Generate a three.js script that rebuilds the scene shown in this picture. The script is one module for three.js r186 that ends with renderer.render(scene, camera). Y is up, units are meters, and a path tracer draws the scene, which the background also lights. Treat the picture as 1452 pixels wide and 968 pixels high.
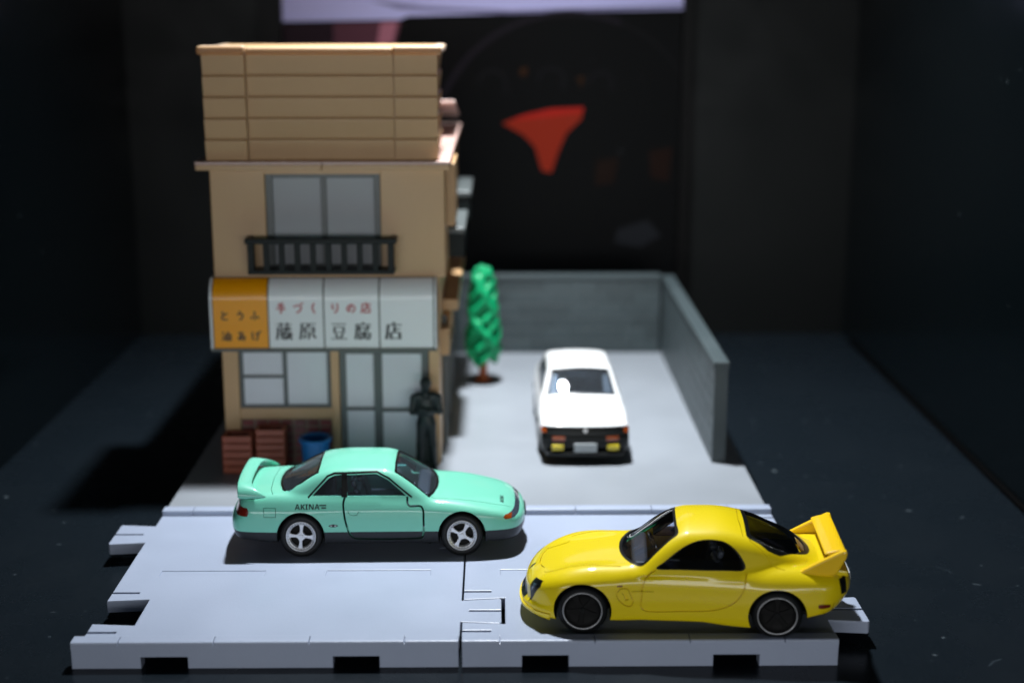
import * as THREE from 'three';
import { RoundedBoxGeometry } from 'three/addons/geometries/RoundedBoxGeometry.js';
import { mergeGeometries } from 'three/addons/utils/BufferGeometryUtils.js';
import { FontLoader } from 'three/addons/loaders/FontLoader.js';
import { RectAreaLightUniformsLib } from 'three/addons/lights/RectAreaLightUniformsLib.js';
import { Brush, Evaluator, ADDITION, SUBTRACTION, INTERSECTION } from 'three-bvh-csg';

// ------------------------------------------------------------------ camera, light, exposure
const S = 0.001;                                            // everything below is written in millimetres
const scene = new THREE.Scene();
scene.background = new THREE.Color().setRGB(0.010, 0.012, 0.014);       // the dark room in front of the open case
const camera = new THREE.PerspectiveCamera(2 * Math.atan(484 / 2017) * 180 / Math.PI, 1452 / 968, 0.02, 6);
{
  const pitch = Math.atan(484 / 2017), yaw = Math.atan(21 / 2017);
  camera.position.set(0, 0.1365, 0.355);
  camera.lookAt(Math.sin(yaw) * Math.cos(pitch), 0.1365 - Math.sin(pitch), 0.355 - Math.cos(yaw) * Math.cos(pitch));
  camera.focus = 0.325; camera.userData.fStop = 9.5;
}
scene.add(camera);
const renderer = new THREE.WebGLRenderer({ antialias: true });
renderer.toneMapping = THREE.LinearToneMapping;
renderer.toneMappingExposure = 1.35;
renderer.shadowMap.enabled = true;
renderer.setSize(1024, 682);

const LAMP = new THREE.Vector3(-5, 350, -72);               // the spot in the case's ceiling
const spot = new THREE.SpotLight(new THREE.Color().setRGB(0.93, 0.97, 1.0), 0.80, 0, 0.86, 1.0, 2);
spot.position.copy(LAMP).multiplyScalar(S);
spot.target.position.set(0.026, 0, -0.045);
spot.shadow.radius = 0.5; spot.castShadow = true;
scene.add(spot, spot.target);
RectAreaLightUniformsLib.init();
const ROOM_FILL = { at: [-0.10, 0.10, 1.25], look: [0, 0.06, 0], w: 1.7, h: 0.20 };  // added fill panel in front of the case, standing in for the room light
const fillLight = new THREE.RectAreaLight(new THREE.Color().setRGB(0.95, 0.97, 1.0), 3.3, ROOM_FILL.w, ROOM_FILL.h);
fillLight.position.set(...ROOM_FILL.at); fillLight.lookAt(...ROOM_FILL.look);
scene.add(fillLight);

// ------------------------------------------------------------------ helpers
let seed = 7;
const rnd = () => { seed = (seed + 0x6d2b79f5) | 0; let t = Math.imul(seed ^ (seed >>> 15), 1 | seed); t = (t + Math.imul(t ^ (t >>> 7), 61 | t)) ^ t; return ((t ^ (t >>> 14)) >>> 0) / 4294967296; };
const lin = (r, g, b) => new THREE.Color().setRGB(r, g, b);
const V2 = (x, y) => new THREE.Vector2(x, y);
const lerp = (a, b, t) => a + (b - a) * t, clamp = (x, a, b) => Math.min(b, Math.max(a, x));
const smin = (a, b, k) => { const h = Math.max(k - Math.abs(a - b), 0) / k; return Math.min(a, b) - h * h * k * 0.25; };
const smax = (a, b, k) => -smin(-a, -b, k);
const taken = new Map();
function numbered(name) { const n = taken.get(name) ?? 0; taken.set(name, n + 1); return n ? name + '_' + String(n).padStart(3, '0') : name; }

// texture coordinates in metres, from the side each face looks to
function boxUV(g) {
  const p = g.attributes.position, uv = new Float32Array(p.count * 2), a = new THREE.Vector3(), b = new THREE.Vector3(), c = new THREE.Vector3();
  for (let i = 0; i < p.count; i += 3) {
    a.fromBufferAttribute(p, i); b.fromBufferAttribute(p, i + 1).sub(a); c.fromBufferAttribute(p, i + 2).sub(a); b.cross(c);
    const x = Math.abs(b.x), y = Math.abs(b.y), z = Math.abs(b.z), k = y >= x && y >= z ? [0, 2] : x >= z ? [2, 1] : [0, 1];
    for (let j = 0; j < 3; j++) { uv[(i + j) * 2] = p.getComponent(i + j, k[0]); uv[(i + j) * 2 + 1] = p.getComponent(i + j, k[1]); }
  }
  g.setAttribute('uv', new THREE.BufferAttribute(uv, 2));
  return g;
}
function clean(g, keepUV) {
  g = g.index ? g.toNonIndexed() : g.clone();
  for (const n of Object.keys(g.attributes)) if (!['position', 'normal', ...(keepUV ? ['uv'] : [])].includes(n)) g.deleteAttribute(n);
  if (!g.attributes.normal) g.computeVertexNormals();
  g.clearGroups();
  return g;
}
// merges millimetre geometries into one named mesh
function obj(name, geoms, mat, parent = scene, keepUV = false) {
  geoms = [].concat(geoms).map((g) => clean(g, keepUV));
  let g = geoms.length > 1 ? mergeGeometries(geoms) : geoms[0];
  g.scale(S, S, S);
  if (!keepUV) boxUV(g);
  const m = new THREE.Mesh(g, mat);
  m.name = parent === scene ? numbered(name) : name; m.castShadow = m.receiveShadow = true;
  parent.add(m);
  return m;
}
function like(name, source, parent) { const m = new THREE.Mesh(source.geometry, source.material); m.name = name; m.castShadow = m.receiveShadow = true; parent.add(m); return m; }
function thing(name, label, category, [x, y, z] = [0, 0, 0], turn = 0, group) {
  const o = new THREE.Group(); o.name = numbered(name); o.position.set(x * S, y * S, z * S); o.rotation.y = turn;
  o.userData = { label, category }; if (group) o.userData.group = group;
  scene.add(o); return o;
}
function tag(o, label, category, group) { Object.assign(o.userData, { label, category }); if (group) o.userData.group = group; return o; }
function struct(name, geoms, mat, parent = scene) { const m = obj(name, geoms, mat, parent); if (parent === scene) m.userData.kind = 'structure'; return m; }
const box = (w, h, d, x, y, z, r = 0.2) => (r > 0 ? new RoundedBoxGeometry(w, h, d, 2, Math.min(r, w / 2.01, h / 2.01, d / 2.01)) : new THREE.BoxGeometry(w, h, d)).translate(x, y, z);
const span = (x0, x1, y0, y1, z0, z1, r = 0.2) => box(x1 - x0, y1 - y0, z1 - z0, (x0 + x1) / 2, (y0 + y1) / 2, (z0 + z1) / 2, r);
const cyl = (r0, r1, h, x, y, z, n = 32) => new THREE.CylinderGeometry(r0, r1, h, n).translate(x, y, z);
function poly(pts) { const s = new THREE.Shape(); pts.forEach(([x, y], i) => (i ? s.lineTo(x, y) : s.moveTo(x, y))); s.closePath(); return s; }
function spline(pts, n = 60) { const c = new THREE.CatmullRomCurve3(pts.map(([x, y]) => new THREE.Vector3(x, y, 0)), true, 'centripetal'); return c.getPoints(n).slice(0, -1).map((p) => [p.x, p.y]); }
function open(pts, n = 40) { const c = new THREE.CatmullRomCurve3(pts.map(([x, y]) => new THREE.Vector3(x, y, 0)), false, 'centripetal'); return c.getPoints(n).map((p) => [p.x, p.y]); }
// the outline of a line of a given width
function strip(pts, w, closed = false) {
  const n = pts.length, L = [], R = [];
  for (let i = 0; i < n; i++) {
    const a = pts[closed ? (i + n - 1) % n : Math.max(0, i - 1)], b = pts[closed ? (i + 1) % n : Math.min(n - 1, i + 1)];
    const dx = b[0] - a[0], dy = b[1] - a[1], l = Math.hypot(dx, dy) || 1;
    L.push([pts[i][0] - dy / l * w / 2, pts[i][1] + dx / l * w / 2]); R.push([pts[i][0] + dy / l * w / 2, pts[i][1] - dx / l * w / 2]);
  }
  if (!closed) return poly([...L, ...R.reverse()]);
  const s = poly(L), h = new THREE.Path(); R.forEach(([x, y], i) => (i ? h.lineTo(x, y) : h.moveTo(x, y))); h.closePath();
  const area = (q) => Math.abs(THREE.ShapeUtils.area(q.map(([x, y]) => V2(x, y))));
  if (area(L) < area(R)) { const s2 = poly(R), h2 = new THREE.Path(); L.forEach(([x, y], i) => (i ? h2.lineTo(x, y) : h2.moveTo(x, y))); h2.closePath(); s2.holes.push(h2); return s2; }
  s.holes.push(h); return s;
}
function frameShape(x0, x1, y0, y1, w) { const s = poly([[x0, y0], [x1, y0], [x1, y1], [x0, y1]]), h = new THREE.Path(); h.moveTo(x0 + w, y0 + w); h.lineTo(x0 + w, y1 - w); h.lineTo(x1 - w, y1 - w); h.lineTo(x1 - w, y0 + w); h.closePath(); s.holes.push(h); return s; }
const ext = (shape, depth, bevel = 0, seg = 2) => new THREE.ExtrudeGeometry(shape, { depth: depth - 2 * bevel, bevelEnabled: bevel > 0, bevelSize: bevel, bevelThickness: bevel, bevelOffset: -bevel, bevelSegments: seg, curveSegments: 16 }).translate(0, 0, bevel);
// monotone cubic through points
function curve(pts) {
  const x = pts.map((p) => p[0]), y = pts.map((p) => p[1]), n = x.length, d = [], m = [];
  for (let i = 0; i < n - 1; i++) d.push((y[i + 1] - y[i]) / (x[i + 1] - x[i]));
  m[0] = d[0]; m[n - 1] = d[n - 2];
  for (let i = 1; i < n - 1; i++) m[i] = d[i - 1] * d[i] <= 0 ? 0 : 2 * d[i - 1] * d[i] / (d[i - 1] + d[i]);
  return (t) => {
    if (t <= x[0]) return y[0] + m[0] * (t - x[0]);
    if (t >= x[n - 1]) return y[n - 1] + m[n - 1] * (t - x[n - 1]);
    let i = 0; while (t > x[i + 1]) i++;
    const h = x[i + 1] - x[i], u = (t - x[i]) / h, u2 = u * u, u3 = u2 * u;
    return (2 * u3 - 3 * u2 + 1) * y[i] + (u3 - 2 * u2 + u) * h * m[i] + (3 * u2 - 2 * u3) * y[i + 1] + (u3 - u2) * h * m[i + 1];
  };
}
// a closed surface where f = 0 (surface nets), for figures and trees
function isoMesh(f, lo, hi, cell) {
  const n = [0, 1, 2].map((k) => Math.ceil((hi[k] - lo[k]) / cell) + 1), [nx, ny, nz] = n, v = new Float32Array(nx * ny * nz);
  const at = (i, j, k) => i + nx * (j + ny * k);
  for (let k = 0; k < nz; k++) for (let j = 0; j < ny; j++) for (let i = 0; i < nx; i++) v[at(i, j, k)] = f(lo[0] + i * cell, lo[1] + j * cell, lo[2] + k * cell);
  const id = new Int32Array(nx * ny * nz).fill(-1), pos = [], idx = [];
  const E = [[0, 1], [2, 3], [4, 5], [6, 7], [0, 2], [1, 3], [4, 6], [5, 7], [0, 4], [1, 5], [2, 6], [3, 7]];
  for (let k = 0; k < nz - 1; k++) for (let j = 0; j < ny - 1; j++) for (let i = 0; i < nx - 1; i++) {
    const c = []; let neg = 0;
    for (let q = 0; q < 8; q++) { c[q] = v[at(i + (q & 1), j + (q >> 1 & 1), k + (q >> 2))]; neg += c[q] < 0; }
    if (!neg || neg === 8) continue;
    let x = 0, y = 0, z = 0, m = 0;
    for (const [a, b] of E) if (c[a] < 0 !== c[b] < 0) {
      const t = c[a] / (c[a] - c[b]); m++;
      x += lerp(a & 1, b & 1, t); y += lerp(a >> 1 & 1, b >> 1 & 1, t); z += lerp(a >> 2, b >> 2, t);
    }
    id[at(i, j, k)] = pos.length / 3;
    pos.push(lo[0] + (i + x / m) * cell, lo[1] + (j + y / m) * cell, lo[2] + (k + z / m) * cell);
  }
  const quad = (a, b, c, d, flip) => flip ? idx.push(a, c, b, a, d, c) : idx.push(a, b, c, a, c, d);
  for (let k = 1; k < nz - 1; k++) for (let j = 1; j < ny - 1; j++) for (let i = 1; i < nx - 1; i++) {
    const s = v[at(i, j, k)] < 0;
    if (s !== v[at(i + 1, j, k)] < 0) quad(id[at(i, j - 1, k - 1)], id[at(i, j, k - 1)], id[at(i, j, k)], id[at(i, j - 1, k)], !s);
    if (s !== v[at(i, j + 1, k)] < 0) quad(id[at(i - 1, j, k - 1)], id[at(i - 1, j, k)], id[at(i, j, k)], id[at(i, j, k - 1)], !s);
    if (s !== v[at(i, j, k + 1)] < 0) quad(id[at(i - 1, j - 1, k)], id[at(i, j - 1, k)], id[at(i, j, k)], id[at(i - 1, j, k)], !s);
  }
  const g = new THREE.BufferGeometry(); g.setAttribute('position', new THREE.Float32BufferAttribute(pos, 3)); g.setIndex(idx);
  const nor = [], e = cell * 0.5;
  for (let i = 0; i < pos.length; i += 3) {
    const [x, y, z] = [pos[i], pos[i + 1], pos[i + 2]], gx = f(x + e, y, z) - f(x - e, y, z), gy = f(x, y + e, z) - f(x, y - e, z), gz = f(x, y, z + e) - f(x, y, z - e), l = Math.hypot(gx, gy, gz) || 1;
    nor.push(gx / l, gy / l, gz / l);
  }
  g.setAttribute('normal', new THREE.Float32BufferAttribute(nor, 3));
  return g;
}

// ------------------------------------------------------------------ textures (grain, dust and print only)
function noiseTile(n, octaves, s0) {
  seed = s0; const out = new Float32Array(n * n);
  for (const [cells, amp] of octaves) {
    const g = Float32Array.from({ length: cells * cells }, rnd);
    for (let y = 0; y < n; y++) for (let x = 0; x < n; x++) {
      const u = x / n * cells, w = y / n * cells, i = Math.floor(u), j = Math.floor(w), a = u - i, b = w - j, sa = a * a * (3 - 2 * a), sb = b * b * (3 - 2 * b), i1 = (i + 1) % cells, j1 = (j + 1) % cells;
      out[y * n + x] += amp * lerp(lerp(g[j * cells + i], g[j * cells + i1], sa), lerp(g[j1 * cells + i], g[j1 * cells + i1], sa), sb);
    }
  }
  return out;
}
function dataTex(n, fn, srgb, perMetre) {
  const d = new Uint8Array(n * n * 4);
  for (let i = 0; i < n * n; i++) { const c = fn(i); d[i * 4] = c[0]; d[i * 4 + 1] = c[1]; d[i * 4 + 2] = c[2]; d[i * 4 + 3] = 255; }
  const t = new THREE.DataTexture(d, n, n); t.wrapS = t.wrapT = THREE.RepeatWrapping; t.magFilter = THREE.LinearFilter; t.minFilter = THREE.LinearFilter;
  if (srgb) t.colorSpace = THREE.SRGBColorSpace;
  t.repeat.set(perMetre, perMetre); t.needsUpdate = true; return t;
}
const grain = noiseTile(512, [[256, 0.6], [128, 0.3], [8, 0.1]], 11), smudge = noiseTile(512, [[5, 0.45], [11, 0.3], [40, 0.15], [160, 0.1]], 23);
const T = {
  grain: dataTex(512, (i) => { const v = grain[i] * 255; return [v, v, v]; }, false, 22),          // matte moulded plastic, 0.17 mm grains
  tone: dataTex(512, (i) => { const v = 246 + smudge[i] * 9; return [v, v, v]; }, true, 13),
  rough: dataTex(512, (i) => { const v = 150 + smudge[i] * 100; return [v, v, v]; }, false, 13),
};
function canvas(w, h, draw) {
  const c = document.createElement('canvas'); c.width = w; c.height = h; draw(c.getContext('2d'), w, h);
  const t = new THREE.CanvasTexture(c); t.colorSpace = THREE.SRGBColorSpace; t.magFilter = THREE.LinearFilter; t.anisotropy = 8; return t;
}

// ------------------------------------------------------------------ materials
const std = (o) => new THREE.MeshPhysicalMaterial(o);
const paint = (r, g, b, rough = 0.42) => std({ color: lin(r, g, b), roughness: rough, specularIntensity: 0.5, clearcoat: 0.8, clearcoatRoughness: 0.05 });
const moulded = (r, g, b, o = {}) => std({ color: lin(r, g, b), roughness: 0.62, roughnessMap: T.rough, map: T.tone, bumpMap: T.grain, bumpScale: 0.00003, ...o });
const M = {
  floor: null,
  wall: std({ color: lin(0.0035, 0.0055, 0.0065), roughness: 0.24, roughnessMap: T.rough }),
  back: std({ color: lin(0.0066, 0.0078, 0.0078), roughness: 0.5, roughnessMap: T.rough, specularIntensity: 0.25 }),
  bezel: std({ color: lin(0.0012, 0.0012, 0.0013), roughness: 0.4, specularIntensity: 0.25 }),
  road: moulded(0.37, 0.425, 0.55, { roughness: 0.5 }),
  lot: moulded(0.275, 0.30, 0.335, { roughness: 0.55 }),
  block: moulded(0.056, 0.076, 0.082, { roughness: 0.6 }),
  tan: moulded(0.59, 0.375, 0.19, { roughness: 0.5 }),
  tanGlow: moulded(0.58, 0.36, 0.17, { roughness: 0.7, transmission: 0.4, side: THREE.DoubleSide }),
  roof: moulded(0.56, 0.38, 0.33, { roughness: 0.35 }),
  frame: moulded(0.10, 0.115, 0.115, { roughness: 0.45 }),
  pane: std({ color: lin(0.70, 0.73, 0.78), roughness: 0.28, clearcoat: 0.3 }),
  paneGrey: std({ color: lin(0.31, 0.33, 0.355), roughness: 0.3, clearcoat: 0.3 }),  // upper window panes, a darker grey plastic of their own
  rail: std({ color: lin(0.009, 0.014, 0.014), roughness: 0.4, specularIntensity: 0.35 }),
  white: std({ color: lin(0.78, 0.80, 0.82), roughness: 0.35, clearcoat: 0.2 }),
  trim: std({ color: lin(0.10, 0.11, 0.10), roughness: 0.4 }),
  figure: std({ color: lin(0.018, 0.027, 0.028), roughness: 0.34, specularIntensity: 0.5 }),
  leaf: std({ color: lin(0.004, 0.30, 0.115), roughness: 0.36, specularIntensity: 0.6 }),
  trunk: std({ color: lin(0.42, 0.09, 0.026), roughness: 0.45 }),
  crate: moulded(0.36, 0.078, 0.034, { roughness: 0.5 }),
  dark: std({ color: lin(0.006, 0.006, 0.006), roughness: 0.6, specularIntensity: 0.3 }),
  brick: moulded(0.20, 0.030, 0.038, { roughness: 0.5 }),
  mortar: moulded(0.22, 0.15, 0.11),
  blue: std({ color: lin(0.010, 0.20, 0.55), roughness: 0.4 }),
  glass: std({ color: lin(0.64, 0.74, 0.86), roughness: 0.02, transmission: 0.965, thickness: 0, ior: 1.5 }),
  glassDark: std({ color: lin(0.70, 0.74, 0.80), roughness: 0.02, transmission: 1, thickness: 0, ior: 1.5 }),
  black: std({ color: lin(0.006, 0.007, 0.007), roughness: 0.3, specularIntensity: 0.6 }),
  rubber: std({ color: lin(0.008, 0.009, 0.010), roughness: 0.5, specularIntensity: 0.5 }),
  seat: std({ color: lin(0.075, 0.08, 0.09), roughness: 0.35, clearcoat: 0.4 }),
  silver: std({ color: lin(0.66, 0.67, 0.69), roughness: 0.32, metalness: 0.6 }),
  gunmetal: std({ color: lin(0.016, 0.018, 0.021), roughness: 0.38, specularIntensity: 0.7 }),
  green: paint(0.185, 0.62, 0.46),
  yellow: paint(0.80, 0.62, 0.003),
  yellowPlastic: std({ color: lin(0.92, 0.58, 0.004), roughness: 0.3, clearcoat: 0.6 }),
  carWhite: paint(0.80, 0.81, 0.82),
  amber: std({ color: lin(0.30, 0.055, 0.008), roughness: 0.2, clearcoat: 1 }),
  fog: std({ color: lin(0.70, 0.55, 0.01), roughness: 0.2, clearcoat: 1 }),
  red: std({ color: lin(0.15, 0.012, 0.006), roughness: 0.2, clearcoat: 1 }),
  lens: std({ color: lin(0.05, 0.065, 0.09), roughness: 0.08, clearcoat: 1 }),
  ink: std({ color: lin(0.008, 0.010, 0.012), roughness: 0.35 }),
  plate: std({ color: lin(0.45, 0.48, 0.50), roughness: 0.4 }),
};

// ------------------------------------------------------------------ the display case: floor, walls, ceiling with its lamp
{
  const n = 1024, tex = canvas(n, n, (c) => {                     // black sheet with dust flecks, hairs and scuffs on it
    c.fillStyle = 'rgb(20,27,33)'; c.fillRect(0, 0, n, n);
    seed = 91;
    const im = c.getImageData(0, 0, n, n);
    for (let i = 0; i < n * n; i++) { const v = (rnd() - 0.5) * 5; for (let k = 0; k < 3; k++) im.data[i * 4 + k] += v; }
    c.putImageData(im, 0, 0);
    for (let i = 0; i < 330; i++) { const r = 0.4 + rnd() * rnd() * 1.3, a = 0.15 + rnd() * 0.4; c.fillStyle = `rgba(150,160,165,${a})`; c.beginPath(); c.ellipse(rnd() * n, rnd() * n, r * (1 + rnd()), r, rnd() * 3, 0, 7); c.fill(); }
    for (let i = 0; i < 26; i++) { const x = rnd() * n, y = rnd() * n, a = rnd() * 6.3; c.strokeStyle = `rgba(140,155,160,${0.12 + rnd() * 0.25})`; c.lineWidth = 0.9; c.beginPath(); c.moveTo(x, y); c.quadraticCurveTo(x + 6 * Math.cos(a), y + 6 * Math.sin(a), x + 13 * Math.cos(a + 0.5), y + 13 * Math.sin(a + 0.5)); c.stroke(); }
  });
  tex.wrapS = tex.wrapT = THREE.RepeatWrapping; tex.repeat.set(2.6, 2.6);
  M.floor = std({ map: tex, roughness: 0.36, roughnessMap: T.rough, specularIntensity: 0.5 });
  struct('floor', span(-149, 145, -8, 0, -227, 240, 0), M.floor);
  const wallTex = canvas(n, n, (c) => {
    c.fillStyle = 'rgb(9,15,18)'; c.fillRect(0, 0, n, n); seed = 55;
    for (let i = 0; i < 120; i++) { const r = 0.5 + rnd() * rnd() * 1.8; c.fillStyle = `rgba(170,180,185,${0.12 + rnd() * 0.35})`; c.beginPath(); c.ellipse(rnd() * n, rnd() * n, r * (1 + rnd()), r, rnd() * 3, 0, 7); c.fill(); }
  });
  wallTex.wrapS = wallTex.wrapT = THREE.RepeatWrapping; wallTex.repeat.set(2.9, 2.9);
  M.wall.map = wallTex; M.wall.color = lin(1, 1, 1);
  struct('wall_left', span(-155, -149, -8, 356, -227, 240, 0), M.wall);
  const wr = struct('wall_right', span(145, 151, -8, 356, -227, 240, 0), M.wall);
  obj('joint_bead', new THREE.CylinderGeometry(1.1, 1.1, 440, 12).rotateX(Math.PI / 2).translate(144.6, 0.6, 10), M.bezel, wr);
  struct('wall_back', span(-155, 151, -8, 356, -233, -227, 0), M.back);
  struct('ceiling', span(-155, 151, 356, 362, -233, 240, 0), M.wall);
}
{
  const lamp = thing('spot_lamp', 'round black spot lamp in the ceiling of the case above the parked white car', 'lamp', LAMP.toArray());
  obj('housing', new THREE.LatheGeometry([V2(9.6, 1.5), V2(9.6, -1.2), V2(13, -1.2), V2(13, 6.2), V2(0, 6.2)], 40), M.black, lamp);
  obj('bulb', cyl(9, 9, 1, 0, 1.6, 0, 40), new THREE.MeshStandardMaterial({ color: 0xffffff, emissive: lin(0.93, 0.97, 1), emissiveIntensity: 6 }), lamp);
  const panel = thing('fill_panel', 'long white fill panel added unseen in front of the case for the room light', 'lamp');
  panel.position.set(...ROOM_FILL.at); panel.lookAt(...ROOM_FILL.look);
  obj('fill_diffuser', box(ROOM_FILL.w / S, ROOM_FILL.h / S, 6, 0, 0, -5, 1), new THREE.MeshStandardMaterial({ color: 0xffffff, emissive: lin(0.95, 0.97, 1), emissiveIntensity: 0.8 }), panel);
  obj('frame', [box(ROOM_FILL.w / S + 30, 20, 22, 0, ROOM_FILL.h / S / 2 + 11, -8), box(ROOM_FILL.w / S + 30, 20, 22, 0, -ROOM_FILL.h / S / 2 - 11, -8)], M.black, panel);
}
// ------------------------------------------------------------------ the picture on the back wall
{
  const X0 = -85, X1 = 74, Y0 = 27, Y1 = 172, k = 6;
  const tex = canvas((X1 - X0) * k, (Y1 - Y0) * k, (c, w, h) => {
    const X = (px) => (px - 400) / 558 * w, Y = (y) => (Y1 - y) * k, PY = (py) => Y(136.5 - py * 0.2818);
    c.fillStyle = 'rgb(5,6,7)'; c.fillRect(0, 0, w, h);
    const path = (pts, fill) => { c.fillStyle = fill; c.beginPath(); pts.forEach(([x, y], i) => (i ? c.lineTo(X(x), PY(y)) : c.moveTo(X(x), PY(y)))); c.closePath(); c.fill(); };
    path([[390, -200], [970, -200], [970, 13], [760, 17], [575, 22], [563, 27], [390, 30]], 'rgb(200,198,246)');
    path([[520, 0], [600, 9], [720, 14], [970, 6], [970, 11], [720, 19], [600, 15], [560, 12]], 'rgb(128,124,160)');
    path([[470, 31], [565, 29], [556, 62], [470, 66]], 'rgb(92,55,66)');
    path([[536, 31], [560, 30], [552, 60], [530, 62]], 'rgb(176,110,126)');
    path([[400, 32], [470, 31], [470, 66], [400, 70]], 'rgb(40,26,34)');
    c.strokeStyle = 'rgb(27,23,30)'; c.lineWidth = 11 * k / 5; c.beginPath(); c.arc(X(800), PY(215), 195 / 558 * w, Math.PI * 1.0, Math.PI * 1.62); c.stroke();
    c.strokeStyle = 'rgb(14,14,16)'; c.lineWidth = 7 * k / 5; c.beginPath(); c.arc(X(800), PY(215), 195 / 558 * w, Math.PI * 1.62, Math.PI * 2.1); c.stroke();
    for (const [x, y, r] of [[692, 118, 20], [775, 112, 18], [845, 116, 16]]) { c.strokeStyle = 'rgb(22,21,25)'; c.lineWidth = 5; c.beginPath(); c.arc(X(x), PY(y), r / 558 * w, Math.PI, Math.PI * 2.2); c.stroke(); }
    path([[730, 95], [742, 92], [740, 104], [731, 106]], 'rgb(50,27,10)'); path([[810, 108], [822, 104], [818, 122]], 'rgb(44,25,10)');
    path([[705, 172], [735, 160], [775, 151], [821, 149], [818, 166], [797, 186], [786, 212], [776, 243], [762, 240], [752, 206], [736, 189]], 'rgb(142,40,22)');
    path([[712, 169], [736, 160], [775, 151], [821, 149], [820, 156], [775, 162]], 'rgb(172,34,26)');
    path([[840, 225], [872, 221], [866, 258], [838, 262]], 'rgb(24,12,7)'); path([[915, 212], [948, 206], [944, 256], [918, 250]], 'rgb(26,12,7)');
    path([[872, 325], [915, 312], [935, 335], [905, 352], [868, 345]], 'rgb(27,29,33)');
    seed = 5; for (let i = 0; i < 26; i++) { c.fillStyle = `rgba(150,150,160,${0.15 + rnd() * 0.3})`; c.fillRect(rnd() * w, h * (0.25 + 0.7 * rnd()), 2 + rnd() * 3, 2 + rnd() * 3); }
  });
  const p = thing('poster', 'framed dark poster with a lavender top band and a red wedge on a steering wheel', 'poster', [0, 0, -226.8]);
  const g = new THREE.PlaneGeometry(X1 - X0, Y1 - Y0).translate((X0 + X1) / 2, (Y0 + Y1) / 2, 2.4);
  obj('print', g, std({ map: tex, roughness: 0.42, specularIntensity: 0.15 }), p, true);
  obj('backing', span(X0, X1, Y0, Y1, 0, 2.3, 0), M.bezel, p);
  obj('frame', [span(X0 - 9, X0, 0, Y1 + 8, 0, 6), span(X1, X1 + 3.5, 0, Y1 + 8, 0, 6), span(X0, X1, Y1, Y1 + 8, 0, 6), span(X0, X1, 0, Y0, 0, 6)], M.bezel, p);
}

// ------------------------------------------------------------------ road plates
const RY = 5.5;                                              // height of the road's surface
{
  // outline in (x, z') with z' measured towards the back from the front edge, origin at the left front corner
  const W = 80, D = 80, sw = 0.8, sl = 6.4, r = 0.6;
  function side(mirror) {                                    // points down one side: a slit tab, and a slit socket between slits
    const f = (x, z) => { x += x === 0 ? 0.2 : 0; return mirror ? [W - x, D - z] : [x, z]; };
    return [[0, 5.5], [0, 5.7], [sl, 5.7], [sl, 5.7 + sw], [0, 5.7 + sw], [0, 10.5], [9.5, 9.7], [9.5, 23.4], [0, 22.5], [0, 26.6], [sl, 26.6], [sl, 26.6 + sw], [0, 26.6 + sw],
      [0, 57.9], [-8.3, 56.9], [-8.7, 57.4], [-8.7, 63.1], [-1.6, 63.1], [-1.6, 63.9], [-8.7, 63.9], [-8.7, 69.6], [-8.3, 70.1], [0, 69.2], [0, 76.4]].map(([x, z]) => f(x, z));
  }
  const outline = [[W - 0.2, 3.6], [0.2, 3.6], ...side(false), [0.2, 76.4], [W - 0.2, 76.4], ...side(true)];
  function plate(x, label, out = 0) {
    const t = thing('road_plate', label, 'road tile', [x, 0, 80], 0, 'road tiles under the two cars');
    const s = poly(outline);
    for (const [a, b] of [[8.6, 33], [47.6, 72]]) { const h = new THREE.Path(); h.moveTo(a, 36.6); h.lineTo(b, 36.6); h.lineTo(b, 39.8); h.lineTo(a, 39.8); h.closePath(); s.holes.push(h); }
    obj('deck', ext(s, 2.9, 0.22, 2).rotateX(-Math.PI / 2).translate(0, RY - 2.9, 0), M.road, t);
    for (const a of [8.3, 47.3]) obj('lane_marking', box(25, 1.2, 3.8, a + 12.5, RY - 0.84, -38.2, 0), M.road, t);
    // front and back skirt with feet, the kerb stones on top of it
    for (const [z, dir] of [[-1.8, 0], [-78.2, 1]]) {
      const e0 = dir ? 0.35 : 0.35 - out, feet = poly([[e0, 0], [13, 0], [13, 2.6], [22.8, 2.6], [22.8, 0], [53.3, 0], [53.3, 2.6], [63, 2.6], [63, 0], [79.65, 0], [79.65, RY - 0.1], [e0, RY - 0.1]]);
      obj('skirt', ext(feet, 3.5, 0.25).translate(0, 0, z - 1.75), M.road, t);
      for (let k = 0; k < 5; k++) {
        const a = k ? k * 20 - 11.7 + 0.08 : e0, b = Math.min(79.65, k * 20 + 8.3 - 0.08), w = b - a, prof = new THREE.Shape();
        const x0 = -1.77, x1 = 1.77; prof.moveTo(x0, -1.3); prof.lineTo(x1, -1.3); const kh = dir ? 1.5 : 0.55; prof.lineTo(x1, kh - 0.45); prof.quadraticCurveTo(x1, kh, x1 - 0.6, kh); prof.lineTo(x0 + 0.6, kh); prof.quadraticCurveTo(x0, kh, x0, kh - 0.45); prof.closePath();
        obj('kerb_stone', ext(prof, w, 0.12, 2).rotateY(-Math.PI / 2).translate(b, RY, z + 0.012 * (dir ? 1 : -1)), M.road, t);
      }
    }
    return t;
  }
  plate(-88, 'pale blue grey plastic road tile on the side by the shop, under the green car', 1.9);
  plate(-8, 'pale blue grey plastic road tile that the yellow car stands on');
}
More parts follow.
